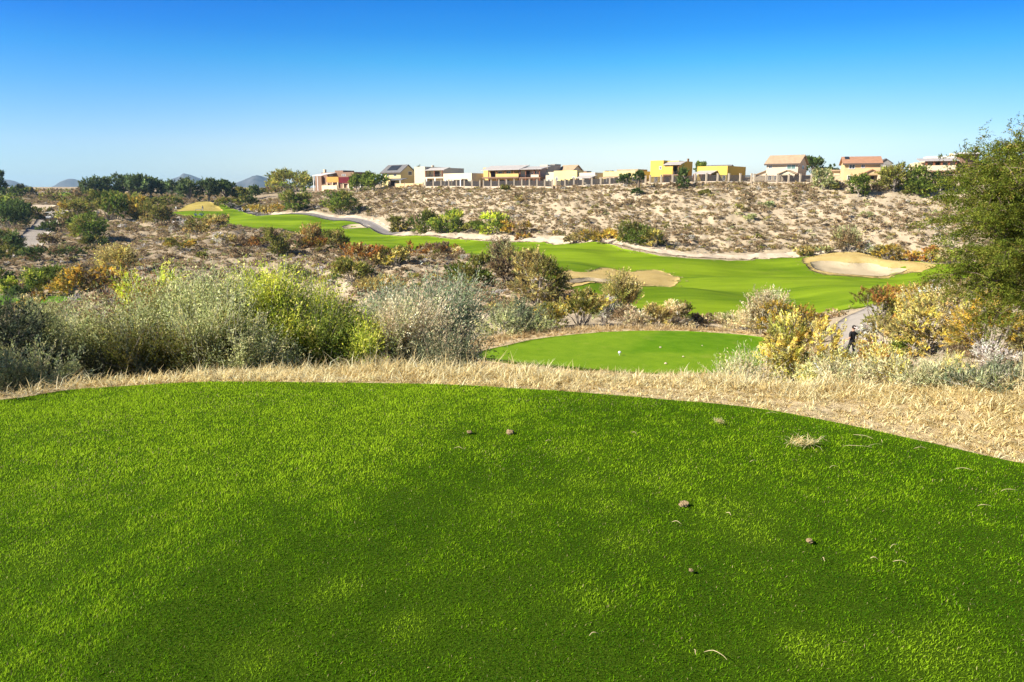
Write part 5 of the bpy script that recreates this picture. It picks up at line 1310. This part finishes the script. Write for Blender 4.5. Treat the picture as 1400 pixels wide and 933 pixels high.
h = House('low sand coloured house between the grey green trees and the terracotta roof', 1130, 256, -25, 14)
h.blk(1130, 1146, 235.6, d=0, depth=7, mat='stucco_sand'); h.blk(1129, 1147, 233.8, 235.55, d=-.5, depth=8, mat='tile_roof', name='roof'); h.window(1136, 1140, 240, 245)

# ------------------------------------------------------------------ fences along the rim
def fence(label, uA, uB, step, hp=2.15, dyn=1.6, iron=True, wallh=.45, mat='pillar_stucco', name='fence'):
    n = max(2, round((uB - uA) / step)); us = np.linspace(uA, uB, n + 1)
    pts = []
    for u in us:
        Y = crestY(u) + dyn; x = float(ray(u, VH)[0] * Y); pts.append((x, Y, ground_z(x, Y)))
    pts = np.array(pts); pts[:, 2] = np.convolve(np.pad(pts[:, 2], 2, 'edge'), np.ones(5) / 5, 'valid')
    o = pts[0].copy(); root = thing(name, label, 'fence', o); pts = pts - o
    bw = MB()
    for i in range(n):
        a, b = Vector(pts[i]), Vector(pts[i + 1]); d = (b - a); L = math.hypot(d.x, d.y); t = Vector((d.x / L, d.y / L, 0)); nn = Vector((-t.y, t.x, 0))
        def quadbox(mb, s0, s1, w, z0, z1):
            p0 = a + d * s0; p1 = a + d * s1; V = []
            for zz in (z0, z1):
                for p, sg in ((p0, -1), (p1, -1), (p1, 1), (p0, 1)): q = p + nn * w * sg; V.append((q.x, q.y, q.z + zz))
            mb.add(V, [(0,3,2,1),(4,5,6,7),(0,1,5,4),(1,2,6,5),(2,3,7,6),(3,0,4,7)])
        e = .2 / L
        quadbox(bw, e, 1 - e, .10, -1.2, wallh)
        if iron:
            m = MB(); quadbox(m, e, 1 - e, .02, hp - .42, hp - .36); quadbox(m, e, 1 - e, .02, wallh + .06, wallh + .11)
            k = int(L / .12)
            for j in range(k + 1):
                s = e + (1 - 2 * e) * j / k; quadbox(m, s, s + .07 / L, .016, wallh + .002, hp - .30)
            m.build('iron_panel', HM['iron'], root)
    bw.build('base_wall', HM[mat], root)
    for p in pts:
        m = MB(); m.box(p[0] - .18, p[0] + .18, p[1] - .18, p[1] + .18, p[2] - 1.2, p[2] + hp).box(p[0] - .22, p[0] + .22, p[1] - .22, p[1] + .22, p[2] + hp + .003, p[2] + hp + .1)
        m.build('pillar', HM['pillar_stucco'], root)
fence('orange tan garden wall below the slate roofed house', 541, 579, 14, 1.3, 1.6, False, 1.25, 'stucco_tan', 'garden_wall')
fence('iron fence with cream pillars below the white stepped house', 582, 656, 10.6)
fence('iron fence with cream pillars below the two balcony houses', 661, 755, 10.6)
fence('iron fence with cream pillars below the pale yellow and cream houses', 760, 882, 11.8)
fence('iron fence with cream pillars below the two bright yellow houses', 888, 1026, 15.4)
fence('iron fence with cream pillars in front of the white gabled house', 1030, 1108, 15.6)
# ------------------------------------------------------------------ people, carts and small things
PM = {n: mat_plain(n, c, r, .25, .08, 6) for n, (c, r) in dict(skin=((.42, .25, .17), .6), black_cloth=((.015, .015, .018), .85), white_cloth=((.72, .71, .68), .85), grey_cloth=((.35, .35, .36), .85), khaki_cloth=((.42, .34, .22), .85), navy_cloth=((.03, .04, .09), .85), dark_hair=((.02, .015, .012), .7),
     black_rubber=((.02, .02, .02), .8), white_body=((.72, .72, .70), .35), green_body=((.03, .08, .05), .35), dark_body=((.03, .03, .035), .35), brown_leather=((.13, .055, .022), .6), steel=((.5, .5, .5), .35), cream_vinyl=((.62, .56, .44), .6), marker_white=((.80, .80, .78), .4), soil=((.25, .18, .095), .95)).items()}

def figure(joints, bones, mats, zone, lvl=2):
    """one continuous body grown over a skeleton; zone(point, bone) picks the material of each face"""
    me = bpy.data.meshes.new('body'); names = list(joints)
    me.from_pydata([joints[n][0] for n in names], [(names.index(a), names.index(b)) for a, b in bones], [])
    o = bpy.data.objects.new('body_tmp', me); C.objects.link(o)
    sk = o.modifiers.new('skin', 'SKIN'); sk.use_smooth_shade = True
    for i, n in enumerate(names):
        d = me.skin_vertices[0].data[i]; d.radius = joints[n][1] if hasattr(joints[n][1], '__len__') else (joints[n][1],) * 2; d.use_root = (n == 'pelvis')
    sb = o.modifiers.new('sub', 'SUBSURF'); sb.levels = sb.render_levels = lvl
    dg = bpy.context.evaluated_depsgraph_get(); m2 = bpy.data.meshes.new_from_object(o.evaluated_get(dg)); bpy.data.objects.remove(o)
    m2.materials.clear()
    for m in mats: m2.materials.append(m)
    for p in m2.polygons: p.material_index = zone(p.center); p.use_smooth = True
    return m2

def person(label, x, y, rot, top, legs, hair='dark_hair', stride=.22, arm_l=(-.28, .05, .86), arm_r=(.30, -.05, .84), group=None, hand_detail=True):
    z = max(ground_z(x, y), float(gmooth(np.array([x]), np.array([y]))[0]) + .06)
    root = thing('person', label, 'person', (x, y, z), rot, group)
    s = stride
    J = {'pelvis': ((0, 0, .95), (.155, .115)), 'waist': ((0, .01, 1.10), (.14, .105)), 'chest': ((0, .0, 1.30), (.175, .12)), 'neckb': ((0, 0, 1.45), (.085, .075)), 'neck': ((0, .01, 1.52), .055), 'jaw': ((0, .035, 1.58), (.068, .078)), 'head': ((0, .02, 1.665), (.085, .10)), 'crown': ((0, .01, 1.735), .06),
         'shl': ((-.19, 0, 1.40), .075), 'ell': ((-.25, -.05, 1.12), .047), 'wrl': (arm_l, .032), 'hdl': ((arm_l[0], arm_l[1] + .03, arm_l[2] - .09), (.04, .022)),
         'shr': ((.19, 0, 1.40), .075), 'elr': ((.26, -.06, 1.12), .047), 'wrr': (arm_r, .032), 'hdr': ((arm_r[0], arm_r[1] + .03, arm_r[2] - .09), (.04, .022)),
         'hipl': ((-.095, 0, .88), .10), 'knl': ((-.10, .5 * s + .03, .50), .066), 'anl': ((-.10, s, .09), .044), 'tol': ((-.11, s + .17, .035), (.042, .034)),
         'hipr': ((.095, 0, .88), .10), 'knr': ((.10, -.25 * s + .04, .50), .066), 'anr': ((.10, -s, .11), .044), 'tor': ((.11, -s + .17, .035), (.042, .034))}
    B = [('pelvis', 'waist'), ('waist', 'chest'), ('chest', 'neckb'), ('neckb', 'neck'), ('neck', 'jaw'), ('jaw', 'head'), ('head', 'crown'), ('neckb', 'shl'), ('shl', 'ell'), ('ell', 'wrl'), ('wrl', 'hdl'), ('neckb', 'shr'), ('shr', 'elr'), ('elr', 'wrr'), ('wrr', 'hdr'),
         ('pelvis', 'hipl'), ('hipl', 'knl'), ('knl', 'anl'), ('anl', 'tol'), ('pelvis', 'hipr'), ('hipr', 'knr'), ('knr', 'anr'), ('anr', 'tor')]
    if hand_detail:
        for sd, hd in ((-1, 'hdl'), (1, 'hdr')):
            h0 = J[hd][0]
            for i, (dx, ln) in enumerate(((-.028, .060), (-.010, .072), (.009, .068), (.027, .052))):
                a = 'f%d%s' % (i, hd); J[a] = ((h0[0] + dx * .3, h0[1] + dx, h0[2] - .05), .010); J[a + 'm'] = ((h0[0] - sd * .012 + dx * .3, h0[1] + dx, h0[2] - .05 - ln * .55), .009); J[a + 't'] = ((h0[0] - sd * .03 + dx * .3, h0[1] + dx, h0[2] - .05 - ln), .008)
                B += [(hd, a), (a, a + 'm'), (a + 'm', a + 't')]
            J['th' + hd] = ((h0[0] - sd * .01, h0[1] + .05, h0[2] - .005), .011); J['tt' + hd] = ((h0[0] - sd * .02, h0[1] + .066, h0[2] - .045), .010); B += [(hd, 'th' + hd), ('th' + hd, 'tt' + hd)]
    def zone(c):
        if c.z < .09: return 3
        if c.z < .98 and abs(c.x) < .21: return 2
        if c.z > 1.49 or (abs(c.x) > .17 and c.z < 1.20): return 0
        return 1
    me = figure(J, B, [PM['skin'], PM[top], PM[legs], PM['black_rubber']], zone)
    link('body', me, root)
    m = MB(); m.ball((0, -.008, 1.70), .108, 12, 8, .95); 
    hr = m.build('hair', PM[hair], root, True)
    f = MB(); f.ball((-.035, .112, 1.665), .012, 6, 4).ball((.035, .112, 1.665), .012, 6, 4); f.build('eyes', PM['white_cloth'], root)
    return root

def put(u, v, y0=26): return hit(u, v, y0)

# golfer on the path with a push cart
gy = 36.0; gx = float(ray(1187, VH)[0] * gy)
person('golfer in black walking away along the path beside a push cart', gx, gy, R(18), 'black_cloth', 'black_cloth', stride=.24, arm_l=(-.40, .16, .98), arm_r=(.31, .04, .86))
tw = thing('towel', 'small white towel hanging at the right hand of the golfer in black', 'towel', (gx + .40, gy + .08, float(gmooth(np.array([gx]), np.array([gy]))[0]) + .58), R(18))
m = MB()
for i in range(4): m.prism([(-.06, .30 - .075 * i - .075), (.06, .30 - .075 * i - .075 + .01), (.06, .30 - .075 * i), (-.06, .30 - .075 * i)], 1, -.012 + .006 * (i % 2), .012 + .006 * (i % 2))
m.build('cloth', PM['white_cloth'], tw)
cx_, cy_ = gx - .78, gy + .25; cz_ = float(gmooth(np.array([cx_]), np.array([cy_]))[0]) + .06
pc = thing('golf_push_cart', 'three wheeled push cart standing left of the golfer in black', 'golf trolley', (cx_, cy_, cz_), R(10))
def wheel(parent, c, r, w=.05, hub='steel', axis='x'):
    m = MB(); n = 18; V = []; F = []
    for k in range(n):
        a = 2 * math.pi * k / n; b = 2 * math.pi * (k + 1) / n
        def P(ang, rr, off): return (c[0] + off, c[1] + rr * math.cos(ang), c[2] + rr * math.sin(ang))
        m.add([P(a, r, -w/2), P(b, r, -w/2), P(b, r, w/2), P(a, r, w/2), P(a, r*.72, -w/2), P(b, r*.72, -w/2), P(b, r*.72, w/2), P(a, r*.72, w/2)], [(0,1,2,3), (0,4,5,1), (3,2,6,7), (4,7,6,5)])
    wl = m.build('wheel', PM['black_rubber'], parent, True)
    m = MB(); m.tube([(c[0] - w*.35, c[1], c[2]), (c[0] + w*.35, c[1], c[2])], r*.72, 18); m.build('rim', PM[hub], wl)
    return wl
MB().tube([(0, .45, .2), (0, 0, .35), (0, -.35, .95), (0, -.55, 1.05)], .022, 8).tube([(-.32, -.1, .16), (0, 0, .35), (.32, -.1, .16)], .018, 8).tube([(-.14, -.56, 1.05), (.14, -.56, 1.05)], .02, 8).build('frame', PM['dark_body'], pc)
wheel(pc, (-.34, -.1, .16), .16); wheel(pc, (.34, -.1, .16), .16); wheel(pc, (0, .48, .13), .13)
gb = thing('golf_bag', 'brown golf bag with a raised club strapped on the push cart', 'golf bag', (cx_, cy_, cz_ + .30), R(10))
MB().tube([(0, .22, 0), (0, .12, .25), (0, -.02, .62), (0, -.08, .84)], [.12, .13, .135, .15], 14).build('bag', PM['brown_leather'], gb, True)
MB().tube([(0, -.07, .80), (0, -.083, .86)], [.158, .158], 14).build('collar', PM['black_rubber'], gb)
for dx, dz in ((-.05, .10), (.05, .06), (.0, .28), (.03, .14)):
    mc = MB(); mc.tube([(dx, -.08, .84), (dx * 1.2, -.14, 1.02 + dz)], .008, 6).ball((dx * 1.2, -.15, 1.05 + dz), .05, 8, 6, .8); mc.build('club', PM['dark_body'], gb)
MB().box(-.07, .07, -.02, .05, .26, .5).build('pocket', PM['brown_leather'], gb)

def golf_cart(label, x, y, rot, body):
    z = ground_z(x, y); 
    z = max(z, float(gmooth(np.array([x]), np.array([y]))[0]) + .08)
    g = thing('golf_cart', label, 'golf cart', (x, y, z), rot)
    b = PM[body]
    MB().prism([(-1.15, .32), (1.05, .30), (1.2, .45), (1.12, .72), (.72, .88), (.52, .42), (-.15, .42), (-.2, .62), (-1.1, .72), (-1.2, .55)], 0, -.55, .55).build('body', b, g)
    MB().box(-.50, .50, -.62, -.12, .625, .75).build('seat', PM['cream_vinyl'], g)
    MB().prism([(-.64, .76), (-.52, .76), (-.60, 1.15), (-.72, 1.15)], 0, -.50, .50).build('backrest', PM['cream_vinyl'], g)
    MB().prism([(-1.0, 1.82), (.72, 1.82), (.78, 1.86), (.66, 1.91), (-.94, 1.91), (-1.06, 1.86)], 0, -.60, .60).build('roof', PM['white_body'] if body != 'dark_body' else PM['dark_body'], g)
    for sx in (-1, 1):
        MB().tube([(.50 * sx, .78, .85), (.50 * sx, .58, 1.82)], .022, 6).build('roof_post', PM['black_rubber'], g); MB().tube([(.50 * sx, -1.0, .72), (.50 * sx, -.92, 1.82)], .022, 6).build('roof_post', PM['black_rubber'], g)
        for yy in (-.78, .80): wheel(g, (.52 * sx, yy, .23), .23, .17)
    k = MB(); k.tube([(-.25, .62, .82), (-.25, .38, 1.02)], .02, 6); n = 12
    k.tube([(-.25 + .16 * math.cos(2*math.pi*i/n), .36 - .05 * math.sin(2*math.pi*i/n), 1.02 + .13 * math.sin(2*math.pi*i/n)) for i in range(n + 1)], .014, 5); k.build('steering_wheel', PM['black_rubber'], g)
    for sx in (-1, 1): MB().tube([(.33 * sx, 1.17, .56), (.33 * sx, 1.21, .56)], .06, 10).build('headlight', PM['marker_white'], g)
    MB().box(-.45, .45, -1.42, -1.20, .42, .75).build('bag_rack', PM['dark_body'], g)
    return g
x, y = put(68, 301, 90); golf_cart('white golf cart coming down the valley path at the left', x, y, R(200), 'white_body')
x, y = put(272, 297.5, 120); golf_cart('white golf cart parked on the turf below the golden mound', x, y, R(110), 'white_body')
x, y = put(331.5, 289.5, 120); golf_cart('dark golf cart standing on the upper cart path', x, y, R(60), 'dark_body')
x, y = put(241.5, 291.5, 120); person('golfer in white near the left foot of the golden mound', x, y, R(150), 'white_cloth', 'khaki_cloth', stride=.1, hand_detail=False)
x, y = put(277.5, 290, 120); person('golfer in grey standing before the golden mound above the parked white cart', x, y, R(-120), 'grey_cloth', 'white_cloth', stride=.08, hand_detail=False)

# markers and litter on the lower tee
def lt(u, v): x, y = on_plane(u, v, LTZ); return x, y, LTZ + .06
x, y, z = lt(847, 486.5)
tm = thing('tee_marker', 'white round tee marker standing on the lower tee', 'tee marker', (x, y, z))
MB().ball((0, 0, .07), .06, 14, 10, .92).build('knob', PM['marker_white'], tm, True); MB().tube([(0, 0, -.05), (0, 0, .03)], [.012, .02], 8).build('spike', PM['steel'], tm)
for u, v, w_, lb in ((902.5, 477, .055, 'cream scrap lying on the darker half of the lower tee'), (910, 499, .06, 'cream scrap nearest the straw on the lower tee'), (934, 490, .05, 'pale scrap right of the middle on the lower tee'), (960, 475, .04, 'tiny pale scrap at the far right of the lower tee')):
    x, y, z = lt(u, v); g = random.Random(u); m = MB()
    n = 7; V = [(w_ * (1 + .4 * g.random()) * math.cos(2*math.pi*i/n) * .8, w_ * .6 * math.sin(2*math.pi*i/n), .03 * g.random()) for i in range(n)] + [(0, 0, .05)]
    V2 = [(p[0], p[1], p[2] - .012) for p in V]
    m.add(V + V2, [(i, (i + 1) % n, n) for i in range(n)] + [((i + 1) % n + n + 1, i + n + 1, 2 * n + 1) for i in range(n)] + [(i, i + n + 1, (i + 1) % n + n + 1, (i + 1) % n) for i in range(n)])
    o = m.build('dry_leaf', HM['pillar_stucco']); o.location = (x, y, z - .01); tag(o, lb, 'dry leaf', 'pale scraps on the lower tee')

# litter on the foreground tee
def tz(u, v): x, y = on_plane(u, v, .02); return x, y
def clod(u, v, wpx, label, seed):
    x, y = tz(u, v); r = wpx * .34 * math.hypot(x, y) / FPX
    bm = bmesh.new(); bmesh.ops.create_icosphere(bm, subdivisions=3, radius=r)
    P = np.array([q.co for q in bm.verts]); d = .25 + 1.5 * fbm(P[:, 0] / r * 1.6 + seed, P[:, 1] / r * 1.6 + P[:, 2] / r * 2.1 + seed, seed, 4)
    for q, k in zip(bm.verts, d): q.co = q.co * float(k); q.co.z *= .62
    me = bpy.data.meshes.new('dirt_clod'); bm.to_mesh(me); bm.free(); me.materials.append(PM['soil'])
    o = link('dirt_clod', me, None, (x, y, .012 + r * .12), seed * 1.3); tag(o, label, 'dirt clod', 'dirt clods on the tee')
for i, (u, v, w_, lb) in enumerate(((935, 688, 17, 'largest brown dirt clod on the foreground tee'), (698, 590, 16, 'flat brown clod at the far middle of the foreground tee'), (642, 590, 10, 'small brown clod left of the flat one far out on the tee'), (1107, 738, 11, 'pale brown clod right of the yellow turf spot'), (945, 778, 9, 'little clod below the largest one'))): clod(u, v, w_, lb, i + 3)

def grass_clump():
    rng = np.random.default_rng(21); x, y = tz(1097, 608)
    n = 170; P = np.stack([rng.normal(0, .055, n), rng.normal(0, .03, n), rng.uniform(.0, .035, n)], 1); az = rng.normal(.2, .8, n) + np.where(rng.uniform(size=n) < .5, np.pi, 0)
    V, Q, T_, cc = blades(P, az, rng.uniform(.04, .11, n), .004, rng.uniform(-.1, .9, n), rng.uniform(.2, 1.2, n), STRAWC[rng.integers(0, 5, n)] * rng.uniform(.8, 1.15, (n, 1)), rng)
    o = link('grass_clump', mesh_np('grass_clump', V, [Q, T_], M['drygrass'], np.clip(cc, 0, 1)), None, (x, y, .02)); tag(o, 'tangled clump of dead straw lying on the right of the tee', 'grass clump')
    x, y = tz(983, 577); o2 = o.copy(); C.objects.link(o2); o2.location = (x, y, .02); o2.scale = (.45, .5, .4); o2.rotation_euler = (0, 0, 2); o2['label'] = 'small flat clump of dead straw near the far edge of the tee'
grass_clump()
def straw(u, v, lenpx, ang, curve, label, i):
    x, y = tz(u, v); L = lenpx * math.hypot(x, y) / FPX; a = R(ang)
    pts = [(L * (t - .5), curve * .6 * L * (1 - (2*t - 1) ** 2) + .03 * L * math.sin(9 * t + i), .004 + .010 * math.sin(t * 3.1)) for t in np.linspace(0, 1, 7)]
    o = MB().tube(pts, [.0008, .0014, .0016, .0016, .0013, .0010, .0005], 5).build('straw', STRAWMAT); o.location = (x, y, .019); o.rotation_euler = (0, 0, a)
    tag(o, label, 'straw', 'loose straws on the tee')
STRAWMAT = mat_plain('loose_straw', (.50, .41, .22), .7, .15, .2, 30)
STRAWS = [(1172, 612, 36, -8, .05, 'long straw lying right of the tangled clump'), (1196, 610, 22, 20, .1, 'shorter straw crossing beside the long one'), (1180, 598, 24, -40, .05, 'slanting straw above the long one by the clump'), (1205, 604, 10, 70, 0, 'pale straw bit right of the long one'),
          (1318, 643, 20, -15, .08, 'pale straw alone at the right of the tee under the weeds'), (1380, 672, 22, 3, .05, 'straw by the right picture edge'), (1346, 693, 16, -5, .04, 'straw below the one at the right edge'), (1288, 658, 8, 40, 0, 'straw bit left of the right edge straws'),
          (1258, 614, 16, 5, .1, 'straw near the turf edge on the right'), (996, 704, 10, -60, .1, 'tiny straw right of the largest clod'), (925, 716, 14, -30, .12, 'thin straw left of the yellow turf spot'), (1223, 748, 18, 25, .06, 'forked looking straw right of the middle'),
          (1195, 765, 9, -20, 0, 'straw bit below the forked one'), (1126, 766, 9, 85, .1, 'upright straw bit under the pale clod'), (1030, 632, 12, 20, .1, 'straw under the small flat clump'), (1055, 566, 16, 0, .1, 'straw near the far edge right of the middle'),
          (627, 614, 14, -10, .12, 'straw far left of the small clods'), (812, 869, 16, 15, .1, 'straw low in the middle of the tee'), (978, 898, 34, -35, .3, 'curved long straw near the bottom of the picture'), (950, 893, 11, 88, 0, 'short straw beside the curved one at the bottom'),
          (1230, 770, 16, -12, .1, 'faint straw at the lower right'), (867, 593, 9, -45, 0, 'tiny white straw in the far middle'), (750, 604, 10, 5, 0, 'pale straw fleck right of the flat clod'), (1140, 640, 14, 12, .15, 'thin straw right below the tangled clump')]
for i, s_ in enumerate(STRAWS): straw(*s_, i)
# ------------------------------------------------------------------ camera, sun, sky
cam = bpy.data.cameras.new('camera'); cam.sensor_width = 36; cam.lens = 36 * FPX / 1400; cam.clip_end = 20000; cam.clip_start = 0.05
co = bpy.data.objects.new('camera', cam); C.objects.link(co)
co.location = (0, 0, CAMZ); co.rotation_euler = (math.pi / 2 - PITCH, 0, 0)
sc = bpy.context.scene; sc.camera = co
SUN_EL, SUN_AZ = R(34), R(-108)       # azimuth from +Y towards +X
sdir = Vector((math.sin(SUN_AZ) * math.cos(SUN_EL), math.cos(SUN_AZ) * math.cos(SUN_EL), math.sin(SUN_EL)))
sl = bpy.data.lights.new('sun', 'SUN'); sl.energy = 5.0; sl.angle = R(0.53); sl.color = (1.0, 0.93, 0.82)
so = bpy.data.objects.new('sun', sl); C.objects.link(so); so.rotation_euler = (-sdir).to_track_quat('-Z', 'Y').to_euler(); so.location = (0, 0, 60)
w = bpy.data.worlds.new('World'); sc.world = w; w.use_nodes = True
nt = w.node_tree; nt.nodes.clear()
out = nt.nodes.new('ShaderNodeOutputWorld'); bg = nt.nodes.new('ShaderNodeBackground'); bg.inputs[1].default_value = 0.088
sky = nt.nodes.new('ShaderNodeTexSky'); sky.sky_type = 'NISHITA'; sky.sun_disc = False
sky.sun_elevation = SUN_EL; sky.sun_rotation = SUN_AZ; sky.altitude = 750; sky.air_density = 1.0; sky.dust_density = 0.6; sky.ozone_density = 2.0
tc = nt.nodes.new('ShaderNodeTexCoord'); sx = nt.nodes.new('ShaderNodeSeparateXYZ'); nt.links.new(tc.outputs['Generated'], sx.inputs[0])
rp = nt.nodes.new('ShaderNodeValToRGB'); els = rp.color_ramp.elements
stops = [(0.0, (1.04, .98, .98)), (0.06, (1.0, .97, .99)), (0.13, (.43, .82, 1.0)), (0.167, (.19, .72, .99)), (0.20, (.08, .57, 1.0)), (0.266, (.0, .41, 1.0)), (0.36, (.0, .28, .72)), (0.52, (.07, .15, .29)), (1.0, (.08, .13, .22))]  # highest stops dimmed, above the view, to weaken the sky's fill light
els[0].position, els[0].color = stops[0][0], (*stops[0][1], 1); els[1].position, els[1].color = stops[-1][0], (*stops[-1][1], 1)
for p_, c_ in stops[1:-1]:
    e_ = els.new(p_); e_.color = (*c_, 1)
nt.links.new(sx.outputs[2], rp.inputs[0])
mx = nt.nodes.new('ShaderNodeMix'); mx.data_type = 'RGBA'; mx.blend_type = 'MULTIPLY'; mx.inputs[0].default_value = 1
nt.links.new(sky.outputs[0], mx.inputs[6]); nt.links.new(rp.outputs[0], mx.inputs[7]); 
# the sky is palest over the ridge and deepens to both sides
ab = nt.nodes.new('ShaderNodeMath'); ab.operation = 'SUBTRACT'; nt.links.new(sx.outputs[0], ab.inputs[0]); ab.inputs[1].default_value = .06
a2 = nt.nodes.new('ShaderNodeMath'); a2.operation = 'ABSOLUTE'; nt.links.new(ab.outputs[0], a2.inputs[0])
m3 = nt.nodes.new('ShaderNodeMapRange'); m3.interpolation_type = 'SMOOTHSTEP'; m3.inputs[1].default_value = .12; m3.inputs[2].default_value = .68; nt.links.new(a2.outputs[0], m3.inputs[0])
sd = nt.nodes.new('ShaderNodeMix'); sd.data_type = 'RGBA'; sd.blend_type = 'MULTIPLY'; sd.inputs[7].default_value = (.50, .69, .90, 1)
nt.links.new(m3.outputs[0], sd.inputs[0]); nt.links.new(mx.outputs[2], sd.inputs[6]); nt.links.new(sd.outputs[2], bg.inputs[0])
nt.links.new(bg.outputs[0], out.inputs[0])
sc.view_settings.view_transform = 'Standard'; sc.view_settings.look = 'None'; sc.view_settings.exposure = 1.12; sc.view_settings.gamma = 1; sc.view_settings.use_curve_mapping = False
sc.cycles.use_denoising = True; sc.cycles.max_bounces = 6; sc.cycles.transparent_max_bounces = 4
sc.cycles.sample_clamp_indirect = 6

# ------------------------------------------------------------------ the air between here and the hills
hm = bpy.data.materials.new('haze_air'); hm.use_nodes = True; hn = hm.node_tree; hn.nodes.clear()
ho = hn.nodes.new('ShaderNodeOutputMaterial'); hv = hn.nodes.new('ShaderNodeVolumePrincipled')
hv.inputs['Color'].default_value = (.45, .74, 1.0, 1); hv.inputs['Density'].default_value = 0.00011; hv.inputs['Anisotropy'].default_value = 0.2
hn.links.new(hv.outputs[0], ho.inputs['Volume'])
hb = MB().box(-6300, 6300, -6300, 6300, -40, 130); hz = hb.build('haze', hm); tag(hz, 'thin bluish air between the camera and the far hills', 'haze', None, 'stuff')
